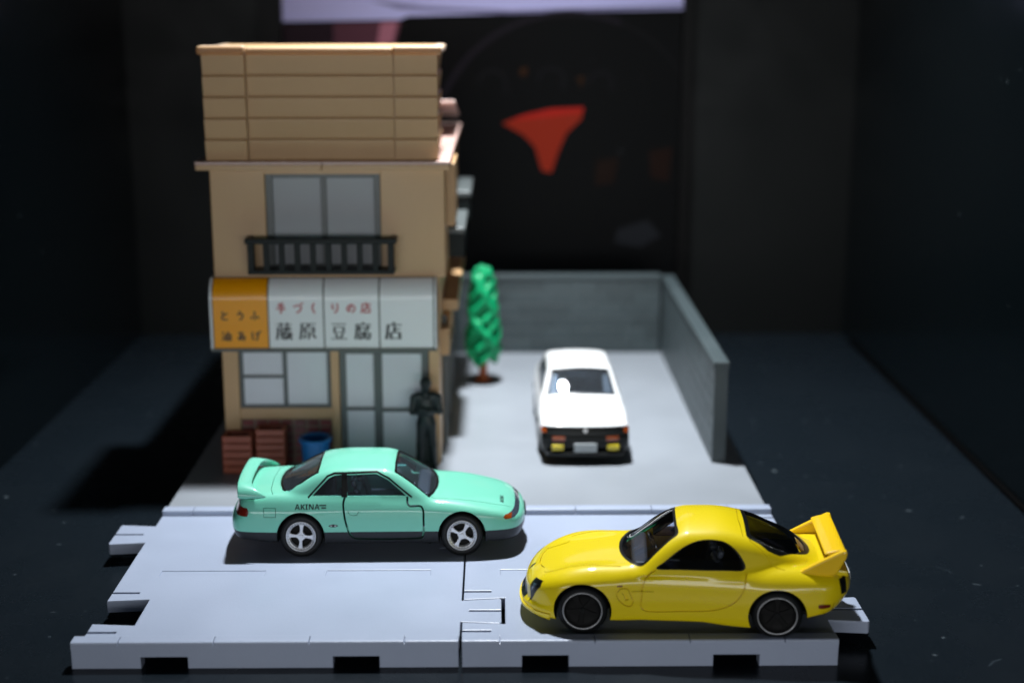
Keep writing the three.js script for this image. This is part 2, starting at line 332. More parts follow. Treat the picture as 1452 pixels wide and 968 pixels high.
// ------------------------------------------------------------------ car park: base, block walls
{
  struct('parking_lot', span(-88, 71.5, 0, RY, -177, -0.15, 0.4), M.lot);
  const bw = 9.8, bh = 4.72, J = 0.2;
  const blk = clean(box(bw - J, bh - J, 2.0, 0, 0, 0, 0.16)).scale(S, S, S); boxUV(blk);
  const half = clean(box(bw / 2 - J, bh - J, 2.0, 0, 0, 0, 0.16)).scale(S, S, S); boxUV(half);
  const tones = [0, 1, 2].map((i) => { const m = M.block.clone(); m.color.multiplyScalar(0.9 + 0.1 * i); return m; });
  function wall(label, len, at, turn) {
    const t = thing('block_wall', label, 'wall', at, turn);
    obj('core', span(0, len, 0, 28.3, -4.2, -0.5, 0), M.block, t);
    obj('coping', span(-0.05, len + 0.05, 28.3, 30.2, -4.55, 0.05, 0.25), M.block, t);
    seed = Math.round(len);
    for (let r = 0; r < 6; r++) for (let x = (r % 2) * -bw / 2; x < len - 1; x += bw) {
      const a = Math.max(0, x), b = Math.min(len, x + bw), w = b - a; if (w < 2) continue;
      const m = new THREE.Mesh(w > bw - 0.1 ? blk : half, tones[Math.floor(rnd() * 3)]); m.name = 'block'; m.castShadow = m.receiveShadow = true;
      m.position.set((a + b) / 2 * S, (r + 0.5) * (28.3 / 6) * S, (-1.3 + (rnd() - 0.5) * 0.06) * S); if (w < bw - 0.1) m.scale.x = (w - J) / (bw / 2 - J);
      t.add(m);
    }
    return t;
  }
  wall('dark grey block wall across the back of the car park', 78.4, [-16.6, RY, -172], 0);
  wall('dark grey block wall along the open side of the car park', 133, [62, RY, -172], -Math.PI / 2);
}

// ------------------------------------------------------------------ toy cars
// A body is the closed surface f = 0 of a lower body joined with a cabin; openings, grooves and trims are cut from it with prisms. x forward, y up from the ground, z to the car's right.
function bodyField(c) {
  const deck = curve(c.deck), W = curve(c.plan), inset = curve(c.inset), nose = curve(c.nose), tail = curve(c.tail), bottom = curve(c.bottom), roof = curve(c.roof), zb = curve(c.belt);
  const [ax, ay] = c.screen[0], [bx, by] = c.screen[1], sl = Math.hypot(ax - bx, by - ay), snx = (by - ay) / sl, sny = (ax - bx) / sl;
  const [cx, cy] = c.rear[0], [dx, dy] = c.rear[1], rl = Math.hypot(cx - dx, cy - dy), rnx = -(cy - dy) / rl, rny = (cx - dx) / rl;
  return (x, y, z) => {
    const a = Math.abs(z), q = a / 12, w = W(x);
    let top = deck(x) - (x > 0 ? c.crown[0] : c.crown[1]) * q * q * (0.4 + 0.6 * q * q);
    for (const [fx, fz, h, lx, lz] of c.bumps ?? []) top += h * Math.exp(-(((x - fx) / lx) ** 2) - ((a - fz) / lz) ** 2);
    let flare = 0; for (const [fx, h, l] of c.flares ?? []) flare += h * Math.exp(-(((x - fx) / l) ** 2) - ((y - 7) / 4) ** 2);
    let f = smax(y - top, a - (w - inset(y) + flare), c.k[0]);
    f = smax(f, (x - (nose(y) - c.bow[0] * a * a - c.bow[1] * a ** 4)) * 0.9, c.k[1]);
    f = smax(f, ((tail(y) + c.bow[2] * a * a + c.bow[3] * a ** 4) - x) * 0.9, c.k[1]);
    f = smax(f, bottom(x) - y, 0.5);
    const ty = clamp((y - ay) / (by - ay), -0.3, 1.2), tr = clamp((y - dy) / (cy - dy), -0.3, 1.2);
    let g = y - (roof(x) - c.roofDrop * a * a - (c.roofDrop4 ?? 0) * a ** 4);
    g = smax(g, (x + lerp(c.screenBow[0], c.screenBow[1], ty) * a * a - ax) * snx + (y - ay) * sny + c.screenArch * ty * (1 - ty) * -4, c.k[2]);
    g = smax(g, (x - lerp(c.rearBow[0], c.rearBow[1], tr) * a * a - dx) * rnx + (y - dy) * rny + c.rearArch * tr * (1 - tr) * -4, c.k[2]);
    g = smax(g, (a - (zb(x) - c.tumble * (y - c.beltY))) * 0.92, c.k[3]);
    g = smax(g, c.beltY - 2.2 - y, 0.3);
    return smin(f, g, c.k[4]);
  };
}
function hull(c, f, off) {
  const NM = 140, NC = 22, NA = 76, ray = [], dirs = [];
  const yc = curve(c.axis), [xa, xb] = c.axisEnds;
  for (let i = 0; i < NC; i++) ray.push([xa, -Math.PI / 2 * (1 - i / NC)]);
  for (let i = 0; i <= NM; i++) ray.push([lerp(xa, xb, i / NM), 0]);
  for (let i = 1; i <= NC; i++) ray.push([xb, Math.PI / 2 * i / NC]);
  const pos = [], nor = [], idx = [], NF = 2 * NA, e = 0.02;
  ray.forEach(([x0, th]) => {
    const half = [], y0 = yc(x0);
    for (let j = 0; j <= NA; j++) {
      const u = j / NA, ph = Math.PI * (u + 0.045 * Math.sin(4 * Math.PI * u) * 0.6), d = [Math.sin(th), Math.cos(th) * Math.cos(ph), Math.cos(th) * Math.sin(ph)];
      let lo = 0, hi = 26, fl = f(x0, y0, 0) - off, fh = f(x0 + d[0] * hi, y0 + d[1] * hi, d[2] * hi) - off, side = 0, t = 0;
      for (let n = 0; n < 40; n++) {
        t = n < 6 ? (lo + hi) / 2 : (fl * hi - fh * lo) / (fl - fh);
        const v = f(x0 + d[0] * t, y0 + d[1] * t, d[2] * t) - off;
        if (v < 0) { lo = t; fl = v; if (side === -1) fh /= 2; side = -1; } else { hi = t; fh = v; if (side === 1) fl /= 2; side = 1; }
        if (Math.abs(v) < 1e-4 || hi - lo < 1e-4) break;
      }
      half.push([x0 + d[0] * t, y0 + d[1] * t, d[2] * t]);
    }
    for (let j = 0; j < NF; j++) {
      const m = j <= NA ? half[j] : half[NF - j], z = j === 0 || j === NA ? 0 : j < NA ? m[2] : -m[2];
      pos.push(m[0], m[1], z);
      const gx = f(m[0] + e, m[1], z) - f(m[0] - e, m[1], z), gy = f(m[0], m[1] + e, z) - f(m[0], m[1] - e, z), gz = f(m[0], m[1], z + e) - f(m[0], m[1], z - e), l = Math.hypot(gx, gy, gz) || 1;
      nor.push(gx / l, gy / l, gz / l);
    }
  });
  const R = ray.length;
  for (let i = 0; i < R - 1; i++) for (let j = 0; j < NF; j++) {
    const a = i * NF + j, b = i * NF + (j + 1) % NF, cc = a + NF, d = b + NF;
    if (i === 0) idx.push(a, d, cc); else if (i === R - 2) idx.push(a, b, cc); else idx.push(a, b, cc, b, d, cc);
  }
  // the poles: first and last rings fall together in one point
  for (let j = 1; j < NF; j++) for (const r of [0, R - 1]) for (let k = 0; k < 3; k++) { pos[(r * NF + j) * 3 + k] = pos[r * NF * 3 + k]; nor[(r * NF + j) * 3 + k] = nor[r * NF * 3 + k]; }
  const g = new THREE.BufferGeometry();
  g.setAttribute('position', new THREE.Float32BufferAttribute(pos, 3)); g.setAttribute('normal', new THREE.Float32BufferAttribute(nor, 3)); g.setIndex(idx);
  return g;
}
const csg = new Evaluator(); csg.attributes = ['position', 'normal']; csg.useGroups = true;
const bare = (g) => { g = clean(g); g.deleteAttribute('uv'); return g; };
function brush(geoms, mat) { geoms = [].concat(geoms).map(bare); const b = new Brush(geoms.length > 1 ? mergeGeometries(geoms) : geoms[0], mat); b.updateMatrixWorld(); return b; }
function asBrush(b) { b.updateMatrixWorld(); return b; }
const cut = (a, b) => asBrush(csg.evaluate(a, b, SUBTRACTION)), meet = (a, b) => asBrush(csg.evaluate(a, b, INTERSECTION));
function groupsOf(b) {                                       // [material, geometry] of a result
  const g = b.geometry, mats = [].concat(b.material), out = [], gs = g.groups.length ? g.groups : [{ start: 0, count: (g.index ?? g.attributes.position).count, materialIndex: 0 }];
  for (const m of new Set(mats)) {
    const ids = []; for (const r of gs) if (mats[r.materialIndex ?? 0] === m) for (let i = r.start; i < r.start + r.count; i++) ids.push(g.index ? g.index.getX(i) : i);
    if (!ids.length) continue;
    const h = new THREE.BufferGeometry();
    for (const n of ['position', 'normal']) { const s = g.attributes[n], a = new Float32Array(ids.length * 3); ids.forEach((v, i) => { a[i * 3] = s.getX(v); a[i * 3 + 1] = s.getY(v); a[i * 3 + 2] = s.getZ(v); }); h.setAttribute(n, new THREE.BufferAttribute(a, 3)); }
    out.push([m, h]);
  }
  return out;
}
function solid(name, b, parent) {                            // all of a result as one mesh, one slot per material
  const parts = groupsOf(b), g = mergeGeometries(parts.map(([, h]) => h), true); g.scale(S, S, S);
  const m = new THREE.Mesh(g, parts.length > 1 ? parts.map(([k]) => k) : parts[0][0]); if (parts.length === 1) g.clearGroups();
  m.name = name; m.castShadow = m.receiveShadow = true; parent.add(m); return m;
}
function sheet(name, b, mat, parent) {                       // only the faces that came from the body's surface
  const h = groupsOf(b).find(([k]) => k === mat); if (!h) return null; const g = h[1]; g.scale(S, S, S);
  const m = new THREE.Mesh(g, mat); m.name = name; m.castShadow = m.receiveShadow = true; parent.add(m); return m;
}
const along = (shape, z0, z1) => ext(shape, z1 - z0).translate(0, 0, z0);                       // shape in (x, y), pushed along z
const bothSides = (shape, z0, z1) => [along(shape, z0, z1), along(shape, -z1, -z0)];
const down = (shape, y0, y1) => ext(shape, y1 - y0).rotateX(Math.PI / 2).translate(0, y1, 0);   // shape in (x, z), pushed along y
const fore = (shape, x0, x1) => ext(shape, x1 - x0).applyMatrix4(new THREE.Matrix4().makeBasis(new THREE.Vector3(0, 0, 1), new THREE.Vector3(0, 1, 0), new THREE.Vector3(-1, 0, 0))).translate(x1, 0, 0);   // shape in (z, y), pushed along x
function slant([ax, ay], [bx, by], shape, n0, n1) {          // shape in (z, way up the slope from a to b), pushed along the slope's outward normal
  const l = Math.hypot(bx - ax, by - ay), u = new THREE.Vector3((bx - ax) / l, (by - ay) / l, 0), z = new THREE.Vector3(0, 0, 1), n = new THREE.Vector3().crossVectors(z, u);
  const flip = n.y < 0; if (flip) n.negate(), z.negate();
  return ext(shape, n1 - n0).translate(0, 0, n0).applyMatrix4(new THREE.Matrix4().makeBasis(z, u, n)).translate(ax, ay, 0);
}
const font = await new FontLoader().loadAsync('fonts/droid/droid_sans_bold.typeface.json');
function letters(text, size, x, y, stretch = 1) { return font.generateShapes(text, size).map((s) => { const m = (q) => q.map((p) => V2(p.x * stretch + x, p.y + y)), e = s.extractPoints(5), o = new THREE.Shape(m(e.shape)); e.holes.forEach((h) => o.holes.push(new THREE.Path(m(h)))); return o; }); }

function buildCar(car, c) {
  const f = bodyField(c), X = c.axle, made = new Map(), shell = (off) => { if (!made.has(off)) made.set(off, hull(c, f, off)); return made.get(off); };
  const outer = brush(shell(0), c.paint), core = brush(shell(c.depth ?? -0.28), c.gap ?? c.paint), inner = brush(shell(-0.75), c.paint);
  const archTool = brush(X.flatMap((x) => [-1, 1].map((s) => new THREE.CylinderGeometry(c.archR, c.archR, 9, 48).rotateX(Math.PI / 2).translate(x, c.tyre, s * (c.archIn + 4.5)))), M.dark);
  const cabin = meet(inner, brush(ext(poly([[c.cabin[0], 11.9], [c.axle[1] + 6.3, 11.9], [c.axle[1] + 6.3, c.cabin[2]], [c.axle[0] - 6.8, c.cabin[2]], [c.axle[0] - 6.8, 11.9], [c.cabin[1], 11.9], [c.cabin[1], 26], [c.cabin[0], 26]]), 40).translate(0, 0, -20), M.seat));
  const holes = brush(c.windows.flatMap((w) => w.cut), c.paint);
  let body = cut(cut(cut(outer, cabin), holes), archTool);
  if (c.grooves?.length) body = cut(body, brush(c.grooves, c.paint));
  const fatHoles = brush(c.windows.flatMap((w) => w.seal), M.black);
  let inside = cut(cut(cut(core, cabin), fatHoles), archTool);
  if (c.lower) {
    solid('body', cut(body, brush(c.lower, c.paint)), car);
    solid('lower_skirt', meet(body, brush(c.lower, c.lowerMat)), car).material = c.lowerMat;
  } else solid('body', body, car);
  solid('inner_body', inside, car);
  const glassHull = brush(shell(-0.16), c.glass);
  for (const w of c.windows) sheet(w.name, meet(glassHull, brush(w.seal, M.black)), c.glass, car);
  const rim = brush(shell(0.02), M.black);
  for (const w of c.windows) if (w.ring) solid('window_seal', meet(rim, brush(w.ring, M.black)), car);
  for (const [name, off, geoms, mat, label] of c.trims) {
    const r = meet(brush(shell(off), mat), brush(geoms, mat)); if (!r.geometry.attributes.position?.count) { console.log('empty trim', name); continue; }
    const m = solid(name, r, car); if (label) m.userData.label = label;
  }
  // cabin fittings
  const [i0, i1] = c.cabin, fl = c.cabin[2] + 0.1;
  obj('dashboard', box(3.4, 3.2, 19, c.dash[0], c.dash[1], 0, 0.9), M.seat, car);
  for (const s of [-1, 1]) {
    const seat = new THREE.Group(); seat.name = 'seat'; car.add(seat);
    obj('cushion', box(7.5, 2.4, 7.6, c.seats - 1, fl + 1.2, s * 5, 0.9), M.seat, seat);
    obj('backrest', box(2, 7, 7.2, 0, 3.4, 0, 0.9).rotateZ(0.3).translate(c.seats - 4.6, fl + 1.2, s * 5), M.seat, seat);
    obj('headrest', box(1.3, 1.9, 3.6, 0, 0, 0, 0.6).rotateZ(0.25).translate(c.seats - 7.2, fl + 8.6, s * 5), M.seat, seat);
  }
  const sw = new THREE.TorusGeometry(2.2, 0.32, 10, 28).rotateY(Math.PI / 2).rotateZ(-0.45).translate(c.dash[0] - 3, c.dash[1] + 0.9, 4.6);
  obj('steering_wheel', [sw, new THREE.CylinderGeometry(0.6, 0.6, 0.4, 16).rotateZ(Math.PI / 2 - 0.45).translate(c.dash[0] - 2.9, c.dash[1] + 0.9, 4.6), box(0.3, 0.5, 4.2, c.dash[0] - 3, c.dash[1] + 0.9, 4.6, 0.1)], M.black, car);
  obj('floor_pan', [span(c.chassis[0], c.chassis[1], c.chassis[2], c.chassis[2] + 0.8, -8, 8, 0.3), span(X[1] - 1, X[0] + 1, c.tyre - 0.5, c.tyre + 0.5, -9, 9, 0.3)], M.dark, car);
  for (const x of X) for (const s of [-1, 1]) {
    const w = new THREE.Group(); w.name = 'wheel'; w.position.set(x * S, c.tyre * S, s * c.track * S); w.rotation.set(0, s > 0 ? 0 : Math.PI, 0); car.add(w);
    c.wheel(w, x * 0.7 + s);
  }
}
// wheels look to +z
function tyreGeo(R, ri, w) { const p = []; for (const [x, r] of [[-w / 2, ri], [-w / 2, R - 0.9], [-w / 2 + 0.25, R - 0.35], [-w / 2 + 0.8, R], [w / 2 - 0.8, R], [w / 2 - 0.25, R - 0.3], [w / 2, R - 0.85], [w / 2 - 0.02, ri + 0.25], [w / 2 - 0.25, ri], [w / 2 - 1.4, ri]]) p.push(V2(r, x)); return new THREE.LatheGeometry(p, 56).rotateX(Math.PI / 2); }
function spokedWheel(w, turn) {
  const R = 5.3, ri = 3.72, W = 4.4, z = W / 2;
  obj('tyre', tyreGeo(R, ri, W), M.rubber, w);
  obj('rim', new THREE.LatheGeometry([V2(2.75, z - 1.0), V2(2.85, z - 0.35), V2(3.1, z - 0.25), V2(3.3, z - 0.2), V2(3.5, z + 0.05), V2(3.72, z + 0.06), V2(3.74, z - 0.5)], 56).rotateX(Math.PI / 2), M.silver, w);
  obj('brake_disc', cyl(2.9, 2.9, 0.3, 0, 0, 0).rotateX(Math.PI / 2).translate(0, 0, z - 1.6), M.dark, w);
  for (let k = 0; k < 4; k++) {
    const s = poly([[-0.7, 0.5], [-0.34, 1.2], [-0.4, 2.2], [-0.7, 2.95], [0.7, 2.95], [0.4, 2.2], [0.34, 1.2], [0.7, 0.5]]);
    obj('spoke', ext(s, 0.55, 0.1).rotateZ(k * Math.PI / 2 + 0.28 + turn).translate(0, 0, z - 0.75), M.silver, w);
  }
  obj('hub', [cyl(0.95, 1.05, 0.5, 0, 0, 0, 24).rotateX(Math.PI / 2).translate(0, 0, z - 0.42), cyl(0.5, 0.6, 0.35, 0, 0, 0, 6).rotateX(Math.PI / 2).translate(0, 0, z - 0.12)], M.silver, w);
  const bolts = []; for (let k = 0; k < 28; k++) bolts.push(new THREE.SphereGeometry(0.09, 6, 4).translate(3.2 * Math.cos(k * Math.PI / 14), 3.2 * Math.sin(k * Math.PI / 14), z - 0.2));
  obj('bolts', bolts, M.gunmetal, w);
}
function discWheel(R, ri, ring) {
  return (w, turn) => {
    const W = 4.8, z = W / 2;
    obj('tyre', tyreGeo(R, ri, W), M.rubber, w);
    obj('rim', new THREE.LatheGeometry([V2(ri - 0.28, z - 0.2), V2(ri - 0.2, z + 0.06), V2(ri, z + 0.06), V2(ri + 0.02, z - 0.4)], 64).rotateX(Math.PI / 2), ring, w);
    obj('disc', new THREE.LatheGeometry([V2(0, z - 0.95), V2(0.4, z - 0.95), V2(2.6, z - 1.1), V2(ri - 0.6, z - 0.6), V2(ri - 0.25, z - 0.1)].map((p) => p), 48).rotateX(Math.PI / 2), M.dark, w);
    for (let k = 0; k < 5; k++) obj('spoke', ext(poly([[-0.5, 0.4], [-0.42, 2], [-0.75, ri - 0.6], [0.75, ri - 0.6], [0.42, 2], [0.5, 0.4]]), 0.35, 0.08).rotateZ(k * Math.PI * 0.4 + turn).translate(0, 0, z - 1.05), M.dark, w);
    obj('hub', cyl(0.55, 0.62, 0.35, 0, 0, 0, 20).rotateX(Math.PI / 2).translate(0, 0, z - 0.55), M.black, w);
  };
}

// ---- green coupe
{
  const car = thing('toy_car', 'mint green toy coupe with dark sills and a rear wing, in front of the shop', 'toy car', [-28.3, RY, 18.6], 0.012);
  car.scale.set(0.975, 1.035, 1);
  const SC = [[14.2, 13.25], [3.1, 20.3]], RE = [[-15.3, 20.3], [-26.4, 15.1]];
  const frontWin = [[-8.3, 14.45], [-8.7, 19.0], [-1.2, 19.2], [1.6, 18], [4.8, 15.6], [6.2, 14.45]], quarter = [[-17.0, 14.5], [-13, 18.3], [-11.6, 18.9], [-9.6, 19.05], [-9.6, 14.5]];
  const grow = (p, d) => { const cx = p.reduce((a, q) => a + q[0], 0) / p.length, cy = p.reduce((a, q) => a + q[1], 0) / p.length; return p.map(([x, y]) => [x + Math.sign(x - cx) * d, y + Math.sign(y - cy) * d]); };
  const ws = (g) => poly([[-10.6 - g, 2.6 - g], [-8 , 1.75 - g], [-4, 1.1 - g], [0, 0.9 - g], [4, 1.1 - g], [8, 1.75 - g], [10.6 + g, 2.6 - g], [8.35 + g, 12.1 + g], [4, 12.55 + g], [-4, 12.55 + g], [-8.35 - g, 12.1 + g]]);
  const rw = (g) => poly([[-10.3 - g, 3.4 - g], [-9, 2.0 - g], [-5, 1.1 - g], [0, 0.9 - g], [5, 1.1 - g], [9, 2.0 - g], [10.3 + g, 3.4 - g], [8.2 + g, 11.1 + g], [4, 11.5 + g], [-4, 11.5 + g], [-8.2 - g, 11.1 + g]]);
  const ring = (fn) => { const s = fn(0.4); s.holes.push(new THREE.Path(fn(-0.2).getPoints())); return s; };
  buildCar(car, {
    paint: M.green, depth: -1.3, gap: M.green, glass: M.glass, axle: [19.9, -19.9], tyre: 5.15, track: 11.3, archR: 5.95, archIn: 6.5, wheel: spokedWheel,
    deck: [[-37.5, 13.2], [-36, 14.4], [-33, 14.9], [-26, 15.15], [-20, 15.2], [-8, 14.95], [6, 14.6], [13, 13.9], [20, 13.2], [27, 12.0], [32, 10.7], [34.6, 9.6], [36, 8.6]],
    crown: [1.0, 0.5], plan: [[-37, 11.9], [-35, 12.7], [-30, 13.4], [-20, 13.7], [0, 13.6], [12, 13.6], [20, 13.7], [27, 13.3], [31, 12.6], [34, 11.6], [36, 10.4]],
    inset: [[2.8, 0.9], [4.5, 0.35], [6.3, 0], [9, 0.05], [11, 0.25], [12.3, 0.7], [13.6, 1.3], [15, 2.1], [17, 4]],
    nose: [[2.8, 33.6], [3.6, 35.2], [5.5, 35.9], [7.5, 36.0], [8.4, 35.8], [9.4, 34.9], [10.4, 33.7], [12, 31.6]], tail: [[3, -36], [5, -37.6], [7, -38.2], [8.4, -38.1], [10, -37.0], [13, -35.8], [15, -34.6], [17, -33]],
    bow: [0.012, 0.00006, 0.006, 0.00004], bottom: [[-37, 4.2], [-28, 3.6], [-14, 3.0], [14, 3.0], [26, 3.2], [36, 3.4]], bumps: [[19, 10.6, 0.25, 7, 2.6]], flares: [[19.9, 0.25, 6], [-19.9, 0.2, 6]],
    roof: [[-24, 17], [-15.3, 20.25], [-7, 20.9], [0, 20.75], [3.1, 20.3], [12, 16]], roofDrop: 0.008, roofDrop4: 0.00004, screen: SC, screenBow: [0.013, 0.012], screenArch: 0.16, rear: RE, rearBow: [0.03, 0.02], rearArch: 0.2,
    belt: [[-28, 10.4], [-20, 11.5], [-8, 11.9], [6, 11.9], [14, 11.6]], beltY: 14.4, tumble: 0.40, k: [1.5, 1.6, 1.1, 1.5, 0.5],
    axis: [[-36, 9], [-20, 9.5], [0, 9.5], [20, 9], [36, 7]], axisEnds: [-33, 31.5], cabin: [-25, 13.2, 7, 26], dash: [10.2, 12.6], seats: 0, chassis: [-33, 32, 2.6],
    windows: [
      { name: 'windscreen', cut: [slant(...SC, ws(0), -1.6, 1.6)], seal: [slant(...SC, ws(0.25), -1.7, 1.7)], ring: [slant(...SC, ring(ws), -0.9, 1.2)] },
      { name: 'rear_window', cut: [slant(RE[1], RE[0], rw(0), -1.7, 1.6)], seal: [slant(RE[1], RE[0], rw(0.25), -1.8, 1.7)], ring: [slant(RE[1], RE[0], ring(rw), -1.1, 1.2)] },
      { name: 'side_window', cut: bothSides(poly(frontWin), 5, 16), seal: bothSides(poly(grow(frontWin, 0.2)), 4.8, 16.2) },
      { name: 'quarter_window', cut: bothSides(poly(quarter), 5, 16.1), seal: bothSides(poly(grow(quarter, 0.2)), 4.7, 16.3) },
    ],
    grooves: [
      ...bothSides(strip(open([[-8.9, 14.35], [-9.3, 13], [-9.15, 11], [-8.6, 8], [-7.7, 5.6], [-6.6, 4.6], [-5, 4.45], [8.6, 4.45], [10, 4.7], [10.4, 5.8], [10.45, 9], [10.35, 11.4], [9.8, 12.15], [8.2, 12.25], [7, 12.3], [6.55, 12.8], [6.45, 14.3]], 70), 0.5), 9.2, 16.4),
      down(strip([[12.3, 10.5], [20, 10.2], [28, 9.3], [32.2, 8.1]], 0.14), 8.5, 15), down(strip([[12.3, -10.5], [20, -10.2], [28, -9.3], [32.2, -8.1]], 0.14), 8.5, 15.05),
      ...bothSides(frameShape(-28.9, -25.9, 9.9, 12.1, 0.12), 9, 16.5), ...bothSides(strip(open([[-8.1, 11.2], [-7.8, 10.5], [-6, 10.4], [-5.6, 11.1]], 12), 0.12), 9, 16.45),
      down(strip([[-26.8, -10.9], [-27.6, -8], [-28, 0], [-27.6, 8], [-26.8, 10.9]], 0.14), 13, 16.2),
    ],
    lower: [span(-40, 40, 0, 6.3, -20, 20, 0)], lowerMat: M.gunmetal,
    trims: [
      ['pillar_trim', 0.03, bothSides(poly([[-9.75, 14.3], [-9.75, 19.3], [-8.5, 19.25], [-8.35, 14.3]]), 9, 16), M.black],
      ['window_seal', 0.02, bothSides(strip([[-18, 14.2], [-13.3, 18.75], [-11.6, 19.3], [-1.1, 19.55], [1.9, 18.3], [5.4, 15.7], [7.6, 14.15]], 0.42), 8, 16.2), M.black],
      ['headlight', 0.03, [fore(poly([[-11.6, 8.75], [-11.6, 9.7], [-4.5, 10.0], [0, 10.05], [4.5, 10.0], [11.6, 9.7], [11.6, 8.75], [4.5, 9.25], [0, 9.35], [-4.5, 9.25]]), 28.5, 37)], M.lens],
      ['indicator', 0.07, bothSides(poly([[30.2, 9.3], [30.7, 8.75], [32.2, 8.75], [32.4, 9.65], [30.7, 9.75]]), 8, 16), M.amber],
      ['tail_light', 0.05, bothSides(poly([[-33.0, 11.9], [-32.6, 11], [-33, 10], [-38, 10], [-38, 12.1], [-36.5, 12.2]]), 5, 16), M.red],
      ['bumper_vent', 0.03, [fore(poly([[-8, 5.2], [8, 5.2], [8, 6.1], [-8, 6.1]]), 30, 37.2)], M.black],
      ['number_plate', 0.2, [fore(poly([[-3, 6.4], [3, 6.4], [3, 8], [-3, 8]]), 33, 37.4)], M.black],
      ['lettering', 0.03, [...letters('AKINA', 1.16, -21.2, 11.75, 1.22).flatMap((s) => bothSides(s, 9, 16)), ...bothSides(poly([[-15.2, 12.5], [-15.2, 12.75], [-13.5, 12.75], [-13.5, 12.5]]), 9, 16.1), ...bothSides(poly([[-14.7, 11.95], [-14.7, 12.2], [-13.5, 12.2], [-13.5, 11.95]]), 9, 16.1)], M.ink],
      ['badge', 0.03, bothSides(poly(spline([[-13, 7.85], [-11.8, 8.22], [-10.6, 7.85], [-11.8, 7.48]], 28)), 9, 16), M.ink],
      ['badge_dot', 0.05, [-12.3, -11.3].flatMap((x) => bothSides(poly(spline([[x - 0.28, 7.85], [x, 8.02], [x + 0.28, 7.85], [x, 7.68]], 16)), 9, 16)), M.plate],
      ['lettering', 0.03, letters('AKINA', 0.95, 0, 0, 1.1).map((s) => ext(s, 5).applyMatrix4(new THREE.Matrix4().makeBasis(new THREE.Vector3(0, 0, -1), new THREE.Vector3(-1, 0, 0), new THREE.Vector3(0, 1, 0).multiplyScalar(1))).translate(30.4, 8.5, 7.4)), M.ink],
    ],
  });
  // rear wing: a swept plank whose ends run down on the boot lid
  const N = 40, P = 16, pos = [], idx = [];
  for (let i = 0; i <= N; i++) {
    const t = -1 + 2 * i / N, a = Math.abs(t), z = 12.5 * Math.sign(t) * (1 - (1 - a) ** 1.25), e = Math.pow(a, 5), y = 16.9 - 2.3 * Math.pow(a, 7), x0 = -35.9 + 0.7 * a * a, x1 = -32.7 + 4.2 * e + 0.3 * a, th = 0.4 + 0.2 * e;
    for (let j = 0; j < P; j++) { const u = j / P * 2 * Math.PI, xx = (x0 + x1) / 2 + Math.cos(u) * (x1 - x0) / 2, k = (Math.cos(u) + 1) / 2; pos.push(xx, y + Math.sin(u) * th * (1 - 0.35 * k) - (k - 0.5) * 0.55 * (1 - e), z); }
  }
  for (let i = 0; i < N; i++) for (let j = 0; j < P; j++) { const a = i * P + j, b = i * P + (j + 1) % P; idx.push(a, a + P, b, b, a + P, b + P); }
  for (const [r, fl] of [[0, 0], [N, 1]]) for (let j = 1; j < P - 1; j++) fl ? idx.push(r * P, r * P + j + 1, r * P + j) : idx.push(r * P, r * P + j, r * P + j + 1);
  const g = new THREE.BufferGeometry(); g.setAttribute('position', new THREE.Float32BufferAttribute(pos, 3)); g.setIndex(idx); g.computeVertexNormals();
  obj('rear_wing', g, M.green, car);
}

